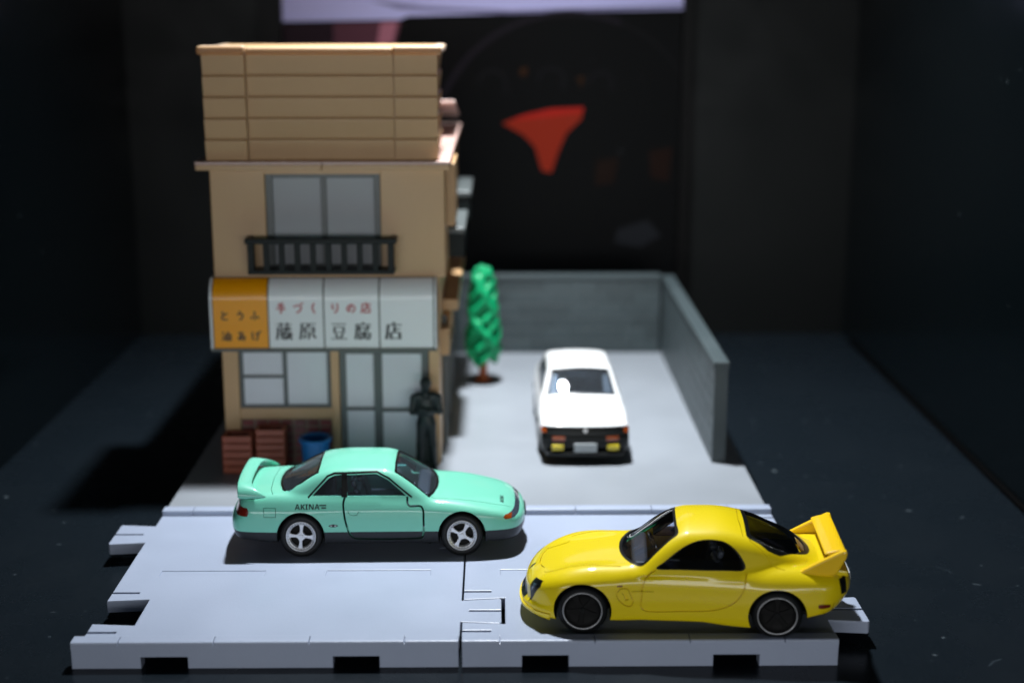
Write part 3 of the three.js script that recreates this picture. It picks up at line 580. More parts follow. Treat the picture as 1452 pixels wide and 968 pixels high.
// ---- yellow sports car
{
  const car = thing('toy_car', 'bright yellow toy sports car with a tall rear wing and silver ringed black wheels', 'toy car', [39.3, RY, 63.3], Math.PI - 0.075);
  car.scale.set(1.018, 1, 1);
  const SC = [[12.4, 14.0], [0.6, 22.0]], RE = [[-13.2, 21.9], [-28.6, 14.7]];
  const sideWin = spline([[4.9, 14.75], [3.2, 16.1], [1.2, 17.7], [-1.2, 19.3], [-3.6, 20.2], [-6.5, 20.45], [-9.2, 20.0], [-11.3, 18.6], [-12.7, 16.8], [-13.3, 15.4], [-12.9, 14.75], [-9, 14.6], [0, 14.6]], 90);
  const ws = (g) => poly(spline([[-10.9 - g, 4.2 - g], [-9.4 - g, 2.6 - g], [-5, 0.9 - g], [0, 0.45 - g], [5, 0.9 - g], [9.4 + g, 2.6 - g], [10.9 + g, 4.2 - g], [10.2 + g, 8], [9.0 + g, 11.6], [8.0 + g, 13.4 + g], [4, 13.75 + g], [0, 13.8 + g], [-4, 13.75 + g], [-8.0 - g, 13.4 + g], [-9.0 - g, 11.9], [-10.2 - g, 8]], 96));
  const rw = (g) => poly(spline([[0, 1.1 - g], [3.4, 1.7 - g], [6, 3.4 - g], [8, 5.6], [9.5 + g, 8.2], [9.9 + g, 9.8], [9.1 + g, 13], [8.2 + g, 15.6 + g], [7, 15.95 + g], [0, 16.1 + g], [-7, 15.95 + g], [-8.2 - g, 15.6 + g], [-9.1 - g, 13], [-9.9 - g, 9.8], [-9.5 - g, 8.2], [-8, 5.6], [-6, 3.4 - g], [-3.4, 1.7 - g]], 96));
  const ring = (fn, a, b) => { const s = fn(a); s.holes.push(new THREE.Path(fn(b).getPoints())); return s; };
  const lid = (s) => spline([[28.3, s * 5.9], [28.2, s * 7.6], [26.5, s * 8.7], [23.9, s * 9.2], [23.4, s * 8.6], [23.5, s * 6.1], [24.2, s * 5.6], [27.6, s * 5.4]], 40);
  buildCar(car, {
    paint: M.yellow, depth: -0.55, gap: M.yellow, glass: M.glassDark, axle: [20.1, -20.1], tyre: 5.25, track: 11.6, archR: 6.05, archIn: 6.8, wheel: discWheel(5.25, 4.15, M.silver),
    deck: [[-36.5, 11.4], [-35, 13.2], [-33, 14.1], [-28, 14.6], [-20, 15.2], [-10, 15.4], [0, 15.3], [8, 15], [12.5, 14.4], [18, 13.8], [24, 12.8], [28, 11.5], [31, 9.9], [33.5, 7.8]],
    crown: [0.7, 0.7], plan: [[-36.5, 9.4], [-34, 12.2], [-29, 13.9], [-20, 14.6], [-12, 14.1], [0, 13.4], [8, 13.4], [14, 14.0], [20, 14.3], [25, 13.6], [29, 12.0], [32, 9.6], [34, 7]],
    inset: [[2.4, 0.4], [4.4, 0.05], [7, 0.05], [9.5, 0.2], [11.2, 0.3], [12.6, 0.75], [14, 1.5], [15.2, 2.5], [17, 4.4]],
    nose: [[2.5, 32.4], [3.4, 33.6], [4.6, 33.6], [5.6, 32.7], [8, 32.6], [9.4, 32.2], [11, 30.9], [12.5, 28.6], [14, 25]], tail: [[4, -31.6], [6, -34.2], [8, -35.7], [10, -36.4], [12.2, -36.2], [13.6, -35.2], [15, -33]],
    bow: [0.016, 0.00008, 0.010, 0.00007], bottom: [[-36, 6], [-29, 5.4], [-20, 4], [-14, 2.3], [-10, 2.5], [-4, 3.0], [14, 3.0], [26, 2.7], [34, 2.7]],
    bumps: [[20, 10.8, 0.75, 7.5, 2.6], [-21, 11.4, 0.35, 7, 3]], flares: [[20.1, 0.2, 6.5], [-20.1, 0.25, 6.5]],
    roof: [[-26, 18], [-13.2, 21.95], [-7, 22.7], [-2, 22.55], [0.6, 22.1], [10, 18.4]], roofDrop: 0.011, roofDrop4: 0.00006, screen: SC, screenBow: [0.030, 0.016], screenArch: 0.2, rear: RE, rearBow: [0.012, 0.012], rearArch: 0.3,
    belt: [[-32, 5.2], [-28, 7.0], [-22, 10.3], [-14, 12.1], [-4, 12.5], [6, 12.4], [14, 11.6]], beltY: 15.0, tumble: 0.40, k: [2.0, 1.8, 1.2, 1.7, 0.9],
    axis: [[-36, 9], [-20, 10], [0, 10], [20, 9], [36, 6.4]], axisEnds: [-31, 29.5], cabin: [-26, 11.6, 7, 26], dash: [8.2, 13.1], seats: -1.5, chassis: [-31, 30, 3.2],
    windows: [
      { name: 'windscreen', cut: [slant(...SC, ws(0), -3.4, 1.8)], seal: [slant(...SC, ws(0.25), -3.5, 1.9)], ring: [slant(...SC, ring(ws, 0.3, -0.3), -3.2, 1.4)] },
      { name: 'rear_window', cut: [slant(RE[1], RE[0], rw(0), -1.8, 1.8)], seal: [slant(RE[1], RE[0], rw(0.25), -1.9, 1.9)], ring: [slant(RE[1], RE[0], ring(rw, 0.25, -0.75), -1.3, 1.4)] },
      { name: 'side_window', cut: bothSides(poly(sideWin), 5, 16), seal: bothSides(poly(grow2(sideWin, 1.02)), 4.8, 16.2), ring: bothSides(ringShape(grow2(sideWin, 1.01), grow2(sideWin, 0.95)), 7, 16.1) },
    ],
    grooves: [
      ...bothSides(strip(open([[5.2, 14.4], [6.9, 13.0], [7.7, 11.2], [7.9, 9], [7.9, 6.4], [7.4, 5.6], [0, 5.6], [-7.5, 6.3], [-11, 8.0], [-12.9, 10.8], [-13.5, 14.2]], 80), 0.38), 9, 16.4),
      ...[1, -1].map((s) => down(strip(open([[12.2, s * 10.6], [18, s * 9.9], [23.0, s * 9.0]], 20), 0.2), 9.5, 16.05)),
      down(strip(open([[28.4, -5.1], [29.2, -3], [29.5, 0], [29.2, 3], [28.4, 5.1]], 40), 0.2), 8.6, 16.1),
      ...bothSides(strip(spline([[12.4, 10.3], [10.9, 10.3], [10.2, 9.2], [9.7, 7.4], [10.2, 6.5], [11.2, 6.7], [12.6, 8.0], [13.0, 9.4]], 40), 0.3, true), 9, 16.45),
      ...bothSides(strip(open([[11.8, 9.6], [11.3, 9.0], [10.9, 7.8]], 10), 0.7), 9, 16.3),
      ...bothSides(strip([[10, 9.75], [5.4, 9.75]], 0.14), 9, 16.35),
      ...bothSides(strip([[-31.6, 8.2], [-31.2, 4.4]], 0.14), 6, 16.5),
      ...[1, -1].map((s) => down(strip([[-13.9, s * 6.6], [-14.4, s * 9.3], [-19, s * 11.1], [-21.5, s * 11.6]], 0.16), 14, 22)), down(strip([[-12.9, -8.6], [-12.5, 0], [-12.9, 8.6]], 0.14), 19, 22.2),
    ],
    trims: [
      ['turn_signal', 0.03, [1, -1].map((s) => fore(poly([[s * 7.6, 10.0], [s * 10.4, 10.4], [s * 10.9, 9.2], [s * 9.6, 6.6], [s * 8.6, 4.9], [s * 8.0, 7.2]]), 20, 35)), M.black],
      ['turn_signal_lens', 0.07, [1, -1].map((s) => fore(poly([[s * 8.5, 9.2], [s * 9.7, 9.4], [s * 9.5, 8.4], [s * 8.7, 7.4]]), 20, 35)), M.lens],
      ['nose_intake', 0.03, [fore(poly([[-6.4, 4.7], [6.4, 4.7], [5.4, 7.3], [-5.4, 7.3]]), 26, 36)], M.black],
      ['lip', 0.35, [down(poly([[26.9, -20], [40, -20], [40, 20], [26.9, 20]]), 2.4, 3.9)], M.yellow],
      ['badge', 0.05, [down(poly(spline([[31.2, 0.5], [30.4, 0], [31.2, -0.5], [31.9, 0]], 20)), 8, 12)], M.ink],
      ['tail_light', 0.05, [...bothSides(poly([[-32.6, 12.9], [-33.2, 9.7], [-34.5, 9.7], [-34.2, 13]]), 8, 16)], M.black],
      ['side_marker', 0.05, bothSides(poly([[13.0, 11.1], [13.0, 10.75], [11.9, 10.75], [11.9, 11.1]]), 9, 16), M.red],
      ['side_marker', 0.05, bothSides(poly(spline([[-28.4, 8.0], [-30, 8.05], [-30.9, 7.85], [-30.9, 7.35], [-30, 7.2], [-28.4, 7.3]], 24)), 9, 16), M.red],
      ['fuel_lid', 0.09, bothSides(poly(spline([[-27.4, 11.2], [-26.3, 10.1], [-27.4, 9.0], [-28.5, 10.1]], 32)), 9, 16), M.yellow],
      ['fuel_cap', 0.2, bothSides(poly(spline([[-27.4, 10.8], [-26.7, 10.1], [-27.4, 9.4], [-28.1, 10.1]], 24)), 9, 16), M.yellow],
      ['headlight_lid', 0.13, [1, -1].map((s) => down(poly(lid(s)), 9, 16)), M.yellow],
      ['number_plate', 0.2, [fore(poly([[-3.2, 9], [3.2, 9], [3.2, 11], [-3.2, 11]]), -38, -30)], M.plate],
    ],
  });
  // wing: blade between two tall end plates that stand on the tail
  const prof = (x0, x1, y, th, tilt) => { const p = []; for (let j = 0; j < 24; j++) { const u = j / 24 * 2 * Math.PI, k = (Math.cos(u) + 1) / 2; p.push([lerp(x0, x1, k), y + Math.sin(u) * th * (0.55 + 0.45 * (1 - k)) - (k - 0.5) * tilt]); } return p; };
  const blade = obj('rear_wing', [ext(poly(prof(-34.9, -30.7, 18.55, 0.5, 0.8)), 21.6, 0.05).translate(1.1, 0, -10.8)], M.yellowPlastic, car);
  const end = poly([[-25.6, 14.3], [-26.4, 14.9], [-31.6, 17.9], [-34.2, 19.3], [-34.9, 19.25], [-35.2, 18.7], [-35.0, 17.6], [-33.4, 14.4], [-32.6, 13.5], [-26, 13.5]]);
  for (const s of [-1, 1]) obj('end_plate', ext(end, 1.3, 0.4, 4).translate(1.1, 0, s * 11.2 - 0.65), M.yellowPlastic, car);
  obj('wing_base', ext(poly([[-28.5, 13.6], [-27.4, 14.5], [-31, 14.7], [-34.6, 14.2], [-34.8, 13.0]]), 20.6, 0.3, 3).translate(0, 0, -10.3), M.yellow, car);
}
function ringShape(a, b) { const s = poly(a), h = new THREE.Path(); b.forEach(([x, y], i) => (i ? h.lineTo(x, y) : h.moveTo(x, y))); h.closePath(); s.holes.push(h); return s; }
function grow2(p, k) { const cx = p.reduce((a, q) => a + q[0], 0) / p.length, cy = p.reduce((a, q) => a + q[1], 0) / p.length; return p.map(([x, y]) => [cx + (x - cx) * k, cy + (y - cy) * k]); }

// ---- white hatchback, parked nose to the road
{
  const car = thing('toy_car', 'white toy hatchback with black nose, amber and yellow front lamps, parked nose out', 'toy car', [25.2, RY, -71.5], -Math.PI / 2 + 0.004);
  const SC = [[12.8, 15.0], [3.2, 21.85]], RE = [[-18, 21.9], [-31.5, 14.8]];
  const sideWin = [[9.2, 14.9], [2.2, 20.3], [-15, 20.4], [-21.5, 16.8], [-22.5, 14.9]];
  const ws = (g) => poly([[-10.2 - g, 0.9 - g], [0, 0.5 - g], [10.2 + g, 0.9 - g], [8.5 + g, 10.6 + g], [0, 10.9 + g], [-8.5 - g, 10.6 + g]]);
  const rw = (g) => poly([[-9.8 - g, 1.4 - g], [9.8 + g, 1.4 - g], [8.4 + g, 12.6 + g], [-8.4 - g, 12.6 + g]]);
  const ring = (fn, a, b) => { const s = fn(a); s.holes.push(new THREE.Path(fn(b).getPoints())); return s; };
  buildCar(car, {
    paint: M.carWhite, depth: -0.55, gap: M.carWhite, glass: M.glass, axle: [19.4, -19.4], tyre: 4.9, track: 11.0, archR: 5.6, archIn: 6.6, wheel: discWheel(4.9, 3.5, M.silver),
    deck: [[-36, 13.4], [-33, 14.6], [-28, 15], [-10, 15.2], [6, 15], [12.8, 14.7], [20, 13.8], [28, 12.5], [32.5, 11.6], [34.5, 10.8]],
    crown: [0.55, 0.4], plan: [[-36, 12.2], [-30, 13], [-18, 13.4], [0, 13.4], [18, 13.4], [27, 13.1], [32, 12.8], [35, 12.3]],
    inset: [[2.6, 0.9], [4.5, 0.3], [7, 0], [10, 0.15], [12, 0.5], [13.6, 1.2], [15, 2], [17, 3.6]],
    nose: [[2.6, 32.2], [4, 33.4], [6, 34.2], [8, 34.3], [8.9, 33.9], [9.8, 33.2], [11.6, 32.7], [13, 31]], tail: [[3, -33.6], [5, -34.6], [8, -34.9], [9.6, -34.6], [13, -34.2], [15, -33]],
    bow: [0.004, 0.00003, 0.004, 0.00003], bottom: [[-35, 4], [-14, 3], [14, 3], [35, 3.2]], flares: [[19.4, 0.2, 6], [-19.4, 0.2, 6]],
    roof: [[-24, 20.4], [-18, 22.0], [-10, 22.7], [0, 22.6], [3.4, 22.1], [10, 19]], roofDrop: 0.007, roofDrop4: 0.00003, screen: SC, screenBow: [0.013, 0.012], screenArch: 0.09, rear: RE, rearBow: [0.01, 0.01], rearArch: 0.2,
    belt: [[-30, 11], [-16, 11.9], [0, 12], [13, 11.8]], beltY: 14.9, tumble: 0.36, k: [1.2, 1.0, 0.9, 1.3, 0.5],
    axis: [[-36, 9], [0, 9.5], [36, 8]], axisEnds: [-31, 30], cabin: [-24, 12, 7, 26], dash: [9.6, 13.2], seats: -1, chassis: [-32, 31, 2.6],
    windows: [
      { name: 'windscreen', cut: [slant(...SC, ws(0), -1.5, 1.5)], seal: [slant(...SC, ws(0.25), -1.6, 1.6)], ring: [slant(...SC, ring(ws, 0.3, -0.25), -1.1, 1.2)] },
      { name: 'rear_window', cut: [slant(RE[1], RE[0], rw(0), -1.7, 1.5)], seal: [slant(RE[1], RE[0], rw(0.25), -1.8, 1.6)], ring: [slant(RE[1], RE[0], ring(rw, 0.3, -0.25), -1.2, 1.2)] },
      { name: 'side_window', cut: bothSides(poly(sideWin), 5, 16), seal: bothSides(poly(grow2(sideWin, 1.02)), 4.8, 16.2), ring: bothSides(ringShape(grow2(sideWin, 1.03), grow2(sideWin, 0.97)), 7, 16.1) },
    ],
    grooves: [...bothSides(strip([[8.6, 14.3], [8.6, 5], [-9, 5], [-10.5, 9], [-10.5, 14.3]], 0.3), 9, 16.3), down(strip([[13.6, -10.6], [32, -10.6]], 0.16), 10, 16), down(strip([[13.6, 10.6], [32, 10.6]], 0.16), 10, 16)],
    lower: [span(-40, 40, 0, 8.9, -20, 20, 0)], lowerMat: M.black,
    trims: [
      ['grille', 0.04, [fore(poly([[-12.6, 8.7], [12.6, 8.7], [12.2, 11.1], [-12.2, 11.1]]), 26, 36)], M.black],
      ['badge', 0.12, [fore(poly(spline([[0, 10.75], [0.7, 10.1], [0, 9.45], [-0.7, 10.1]], 20)), 26, 36)], M.silver],
      ['indicator', 0.1, [fore(poly([[-9.6, 7.2], [-6.0, 7.2], [-6.0, 8.5], [-9.6, 8.5]]), 28, 37), fore(poly([[9.6, 7.2], [6.0, 7.2], [6.0, 8.5], [9.6, 8.5]]), 28, 37)], M.amber],
      ['side_marker', 0.1, bothSides(poly([[30.2, 9.4], [34, 9.4], [34, 10.7], [30.2, 10.7]]), 11.3, 16), M.amber],
      ['bumper_bar', 0.05, [fore(poly([[-11, 6.4], [11, 6.4], [11, 6.7], [-11, 6.7]]), 28, 37)], M.dark],
      ['tail_light', 0.05, [fore(poly([[-11.8, 10], [-5, 10], [-5, 12.6], [-11.8, 12.6]]), -37, -30), fore(poly([[11.8, 10], [5, 10], [5, 12.6], [11.8, 12.6]]), -37, -30)], M.red],
    ],
  });
  obj('front_lip', ext(poly([[-11.5, 30.8], [11.5, 30.8], [11.2, 34.2], [6, 34.9], [-6, 34.9], [-11.2, 34.2]].map(([z, x]) => [x, z])), 1.2, 0.2).rotateX(Math.PI / 2).translate(0, 3.9, 0), M.black, car);
  for (const s of [-1, 1]) obj('fog_lamp', box(0.9, 1.7, 3.6, 34.1, 5.3, s * 8.0, 0.4), M.fog, car);
  obj('number_plate', box(0.5, 2.6, 6.6, 34.6, 5.3, 0, 0.15), M.plate, car);
}

// ------------------------------------------------------------------ the shop building
{
  const P = [-47.5, RY, -37], b = thing('toy_building', 'tan plastic three storey toy shop building with a planked top and grey balcony', 'building', P);
  const B = (name, geoms, mat, parent = b) => obj(name, [].concat(geoms).map((g) => g.translate(-P[0], -P[1], -P[2])), mat, parent);
  const G = (name, parent = b) => { const g = new THREE.Group(); g.name = name; parent.add(g); return g; };
  B('wall', [span(-78.4, -16.6, RY, 62, -164, -40.4, 0.3), span(-78.4, -73.9, RY, 42.5, -41, -37.9, 0.25), span(-47.7, -45.3, RY, 42.5, -41, -38.1, 0.25), span(-19.6, -16.7, RY, 42.5, -41, -37.9, 0.25), span(-74, -47.6, 19.3, 22.6, -41, -38.5, 0.25), span(-74, -19.5, 39.6, 43, -41, -38.5, 0.1)], M.tan);
  // shop window and sliding door
  const win = G('window'), F = 0.85;
  const bars = (rects, z0, z1) => rects.map(([x0, x1, y0, y1]) => span(x0, x1, y0, y1, z0, z1, 0.12));
  B('frame', bars([[-73.8, -72.7, 22.6, 39.6], [-48.8, -47.7, 22.6, 39.6], [-72.7, -48.8, 22.6, 23.5], [-72.7, -48.8, 38.9, 39.6], [-61.4, -60.2, 23.5, 38.9], [-72.7, -61.4, 31.4, 32.2]], -40, -38.7), M.frame, win);
  for (const [x0, x1, y0, y1] of [[-72.7, -61.4, 32.2, 38.9], [-72.7, -61.4, 23.5, 31.4], [-60.2, -48.8, 23.5, 38.9]]) B('pane', span(x0, x1, y0, y1, -40.2, -39.3, 0), M.pane, win);
  const door = G('door');
  B('frame', bars([[-45.2, -43.4, RY, 39.6], [-35.5, -33.1, RY, 38.4], [-21.8, -19.7, RY, 39.6], [-43.4, -21.8, 38.4, 39.6], [-43.4, -35.5, 21.6, 22.6], [-33.1, -21.8, 21.2, 22.3], [-43.4, -35.5, RY, 7.2], [-33.1, -21.8, RY, 7.2]], -40, -38.8), M.frame, door);
  for (const [x0, x1, y0, y1] of [[-43.4, -35.5, 22.6, 38.4], [-33.1, -21.8, 22.3, 38.4], [-43.4, -35.5, 7.2, 21.6], [-33.1, -21.8, 7.2, 21.2]]) B('pane', span(x0, x1, y0, y1, -40.2, -39.4, 0), M.pane, door);
  // brick panel under the window
  const panel = G('brick_panel');
  B('mortar', span(-73.9, -47.7, RY, 19.3, -40.6, -39.1, 0), M.mortar, panel);
  const shade = [0.8, 1, 1.25].map((k) => { const m = M.brick.clone(); m.color.multiplyScalar(k); return m; });
  const bg = clean(box(2.95, 1.5, 0.8, 0, 0, 0, 0.12)).scale(S, S, S); boxUV(bg); seed = 3;
  for (let r = 0; r < 6; r++) for (let k = 0; k < 7; k++) { const m = new THREE.Mesh(bg, shade[Math.floor(rnd() * 3)]); m.name = 'brick'; m.castShadow = m.receiveShadow = true; m.position.set((-71.9 + k * 3.72 - P[0]) * S, (18.1 - r * 2.17 - P[1]) * S, (-39.0 + rnd() * 0.1 - P[2]) * S); panel.add(m); }
  // first floor
  B('upper_wall', [span(-79.3, -64.2, 61, 91.2, -160, -37, 0.35), span(-32.4, -14.6, 61, 91.2, -160, -37, 0.35), span(-64.3, -32.3, 61, 63.4, -160, -37.02, 0.1), span(-64.3, -32.3, 89.9, 91.15, -160, -37.02, 0.1), span(-64.3, -32.3, 63, 90, -160, -39.6, 0)], M.tan);
  const w2 = G('window');
  B('frame', bars([[-64.2, -62.2, 63.4, 89.9], [-34.2, -32.4, 63.4, 89.9], [-62.2, -34.2, 88.7, 89.9], [-62.2, -34.2, 63.4, 64.6], [-48.9, -47.4, 64.6, 88.7]], -39.4, -38.1), M.frame, w2);
  for (const [x0, x1] of [[-62.2, -48.9], [-47.4, -34.2]]) B('pane', span(x0, x1, 64.6, 88.7, -39.7, -38.9, 0), M.paneGrey, w2);
  const bal = G('balcony'), z0 = -36.9, z1 = -30.6;
  B('top_rail', [span(-69.4, -27.8, 71.4, 73.0, z1 - 1.5, z1, 0.35), span(-69.4, -67.9, 71.4, 73.0, z0, z1 - 1.4, 0.3), span(-29.3, -27.8, 71.4, 73.0, z0, z1 - 1.4, 0.3)], M.rail, bal);
  B('floor', span(-68.8, -28.4, 62.9, 64.2, z0, z1 - 0.2, 0.3), M.rail, bal);
  for (let k = 0; k < 10; k++) B('baluster', span(-68.7 + k * 4.28, -67.0 + k * 4.28, 64.1, 71.5, z1 - 1.3, z1 - 0.15, 0.2), M.rail, bal);
  for (const x of [-68.6, -29.9]) for (const z of [-33.4, -35.4]) B('baluster', span(x, x + 1.3, 64.1, 71.5, z, z + 1, 0.2), M.rail, bal);
  // eaves
  B('fascia', [span(-82.6, -48.1, 91.2, 92.7, -160, -34.6, 0.25), span(-47.95, -13.1, 91.2, 92.7, -160, -34.6, 0.25)], M.tan);
  B('roof_sheet', [span(-82.7, -48.05, 92.7, 93.6, -160, -34.4, 0.2), span(-48, -12.9, 92.7, 93.6, -160, -34.4, 0.2)], M.roof);
  // planked top storey
  const plank = (x0, x1, k, zf, side) => {
    const y0 = 93.7 + k * 5.74, h = 5.74, p = new THREE.Shape();
    p.moveTo(-2, 0.02); p.lineTo(-0.85, 0.02); p.quadraticCurveTo(-0.62, 0.06, -0.58, 0.4); p.lineTo(-0.02, h - 0.75); p.quadraticCurveTo(0.02, h - 0.02, -0.6, h - 0.02); p.lineTo(-2, h - 0.02); p.closePath();
    return ext(p, x1 - x0, 0.12).rotateY(-Math.PI / 2).translate(x1, y0, zf);
  };
  B('top_wall', span(-78.7, -17.0, 93.6, 123.9, -74, -38.6, 0.2), M.tan);
  for (let k = 0; k < 5; k++) {
    B('plank', plank(-79.8, -68.35, k, -35.9), M.tan); B('plank', plank(-68.0, -28.2, k, -37.6), M.tan); B('plank', plank(-27.95, -16.2, k, -37.2), M.tan);
    B('plank', plank(-74, -39, k, 0).rotateY(Math.PI / 2).translate(-16.4, 0, -113), M.tan);
    B('plank', plank(-74, -39, k, 0).rotateY(-Math.PI / 2).translate(-79.2, 0, 0), M.tan);
  }
  B('top_rim', [span(-80.9, -67.9, 122.2, 124.6, -39.5, -34.9, 0.9), span(-68.3, -28.2, 122.2, 124.1, -39.5, -36.4, 0.85), span(-28.3, -15.0, 122.3, 124.4, -39.5, -36.1, 0.8), span(-18.2, -15.1, 122.0, 124.0, -74, -38, 0.8), span(-80.8, -78, 122.0, 124.0, -74, -38, 0.8)], M.tanGlow);
  B('rear_roof', new RoundedBoxGeometry(65.5, 1, 50, 2, 0.3).rotateX(-0.16).translate(-46.3, 100.8, -132), M.roof);
  // details of the side wall
  B('side_bay', [span(-14.8, -12.2, 73, 91.1, -78, -53, 0.3)], M.tan);
  const sb = G('side_balcony');
  B('rail', [span(-14.7, -9.6, 68.6, 70.4, -104, -66, 0.4)], M.frame, sb); B('box', [span(-14.7, -9.9, 61.5, 68.6, -103.6, -66.4, 0.3)], M.rail, sb);
  const sb2 = G('side_balcony');
  B('rail', [span(-14.7, -8.6, 73.5, 75.3, -150, -112, 0.4)], M.frame, sb2); B('box', [span(-14.7, -9, 66, 73.5, -149.6, -112.4, 0.3)], M.rail, sb2);
  B('canopy', [span(-16.7, -11.9, 45.2, 48.6, -150, -66, 0.5)], M.tan);
  const box2 = G('side_window');
  B('frame', [span(-16.7, -14.2, 35.2, 36.6, -84, -50, 0.3), span(-16.7, -14.2, 41.6, 43, -84, -50, 0.3), span(-16.7, -14.2, 36.5, 41.7, -84, -82, 0.2), span(-16.7, -14.2, 36.5, 41.7, -52, -50, 0.2)], M.tan, box2);
  B('pane', span(-16.7, -15.6, 36.5, 41.7, -82, -52, 0), M.crate, box2);
  for (const z of [-58, -88, -121]) B('downpipe', cyl(0.7, 0.7, 40, -15.9, RY + 20, z, 12), M.frame);
  B('plinth', span(-79.2, -16.1, RY, RY + 1.2, -165, -40.8, 0.2), M.frame);
}
// ------------------------------------------------------------------ sign over the shop front
const GLYPHS = {      // strokes of the sign's characters on a 100 x 100 square
  と: [[28, 8, 38, 42], [82, 28, 45, 42, 22, 62, 22, 82, 45, 92, 82, 90]], う: [[35, 8, 60, 16], [18, 42, 50, 30, 75, 36, 80, 55, 65, 80, 42, 95]],
  ふ: [[40, 8, 58, 20, 46, 32], [50, 34, 42, 50, 58, 66, 52, 88, 38, 86], [24, 58, 10, 84], [74, 55, 92, 80]],
  油: [[10, 12, 24, 24], [6, 40, 18, 48], [8, 92, 24, 62], [38, 34, 38, 94], [38, 34, 92, 34], [92, 34, 92, 94], [38, 62, 92, 62], [38, 90, 92, 90], [65, 8, 65, 90]],
  あ: [[18, 26, 80, 22], [46, 8, 44, 50, 52, 90], [72, 40, 60, 70, 36, 88, 20, 78, 30, 58, 60, 48, 84, 58, 86, 78, 66, 94]],
  げ: [[18, 10, 14, 50, 20, 92, 28, 76], [42, 36, 88, 32], [68, 10, 70, 50, 64, 80, 50, 94], [84, 6, 90, 18], [95, 2, 100, 14]],
  手: [[24, 14, 76, 6], [14, 34, 86, 34], [6, 58, 94, 58], [52, 12, 54, 86, 48, 94, 36, 88]], づ: [[10, 38, 50, 22, 78, 30, 84, 50, 72, 76, 38, 92], [80, 6, 86, 18], [92, 2, 98, 14]],
  く: [[68, 6, 30, 48, 72, 96]], り: [[26, 12, 22, 50, 30, 60, 38, 46], [70, 8, 76, 50, 64, 80, 42, 96]], の: [[52, 20, 46, 60, 30, 84, 14, 68, 18, 40, 44, 20, 70, 22, 88, 44, 84, 72, 60, 92]],
  店: [[50, 0, 50, 14], [10, 15, 96, 15], [16, 16, 14, 60, 4, 96], [54, 22, 54, 56], [54, 38, 90, 38], [32, 58, 32, 96], [32, 58, 84, 58], [84, 58, 84, 96], [32, 90, 84, 90]],
  藤: [[6, 12, 94, 12], [32, 2, 32, 22], [68, 2, 68, 22], [14, 28, 14, 70, 6, 96], [14, 28, 36, 28], [36, 28, 36, 94], [16, 48, 36, 48], [16, 66, 36, 66], [52, 27, 58, 37], [84, 26, 76, 38], [46, 42, 94, 42], [44, 56, 96, 56], [68, 26, 62, 56, 44, 74], [74, 56, 96, 76], [70, 64, 70, 96, 62, 90], [50, 78, 60, 84], [88, 74, 76, 82], [46, 96, 60, 84], [78, 82, 94, 96]],
  原: [[10, 8, 96, 8], [16, 8, 14, 60, 4, 96], [58, 9, 50, 24], [32, 26, 32, 60], [32, 26, 84, 26], [84, 26, 84, 60], [34, 42, 84, 42], [32, 58, 84, 58], [58, 58, 58, 94, 48, 88], [38, 68, 24, 90], [76, 66, 94, 88]],
  豆: [[8, 10, 92, 10], [24, 26, 24, 60], [24, 28, 76, 28], [76, 26, 76, 60], [24, 56, 76, 56], [30, 66, 42, 88], [72, 64, 58, 88], [4, 93, 96, 93]],
  腐: [[50, 0, 50, 10], [10, 12, 96, 12], [14, 12, 12, 60, 4, 96], [36, 20, 22, 42], [30, 32, 30, 54], [42, 28, 94, 28], [76, 18, 76, 52, 66, 48], [52, 36, 60, 44], [26, 60, 26, 98], [26, 60, 88, 60], [88, 60, 88, 96, 80, 92], [58, 52, 42, 76], [52, 64, 74, 76], [54, 78, 36, 94], [54, 82, 76, 94]],
};
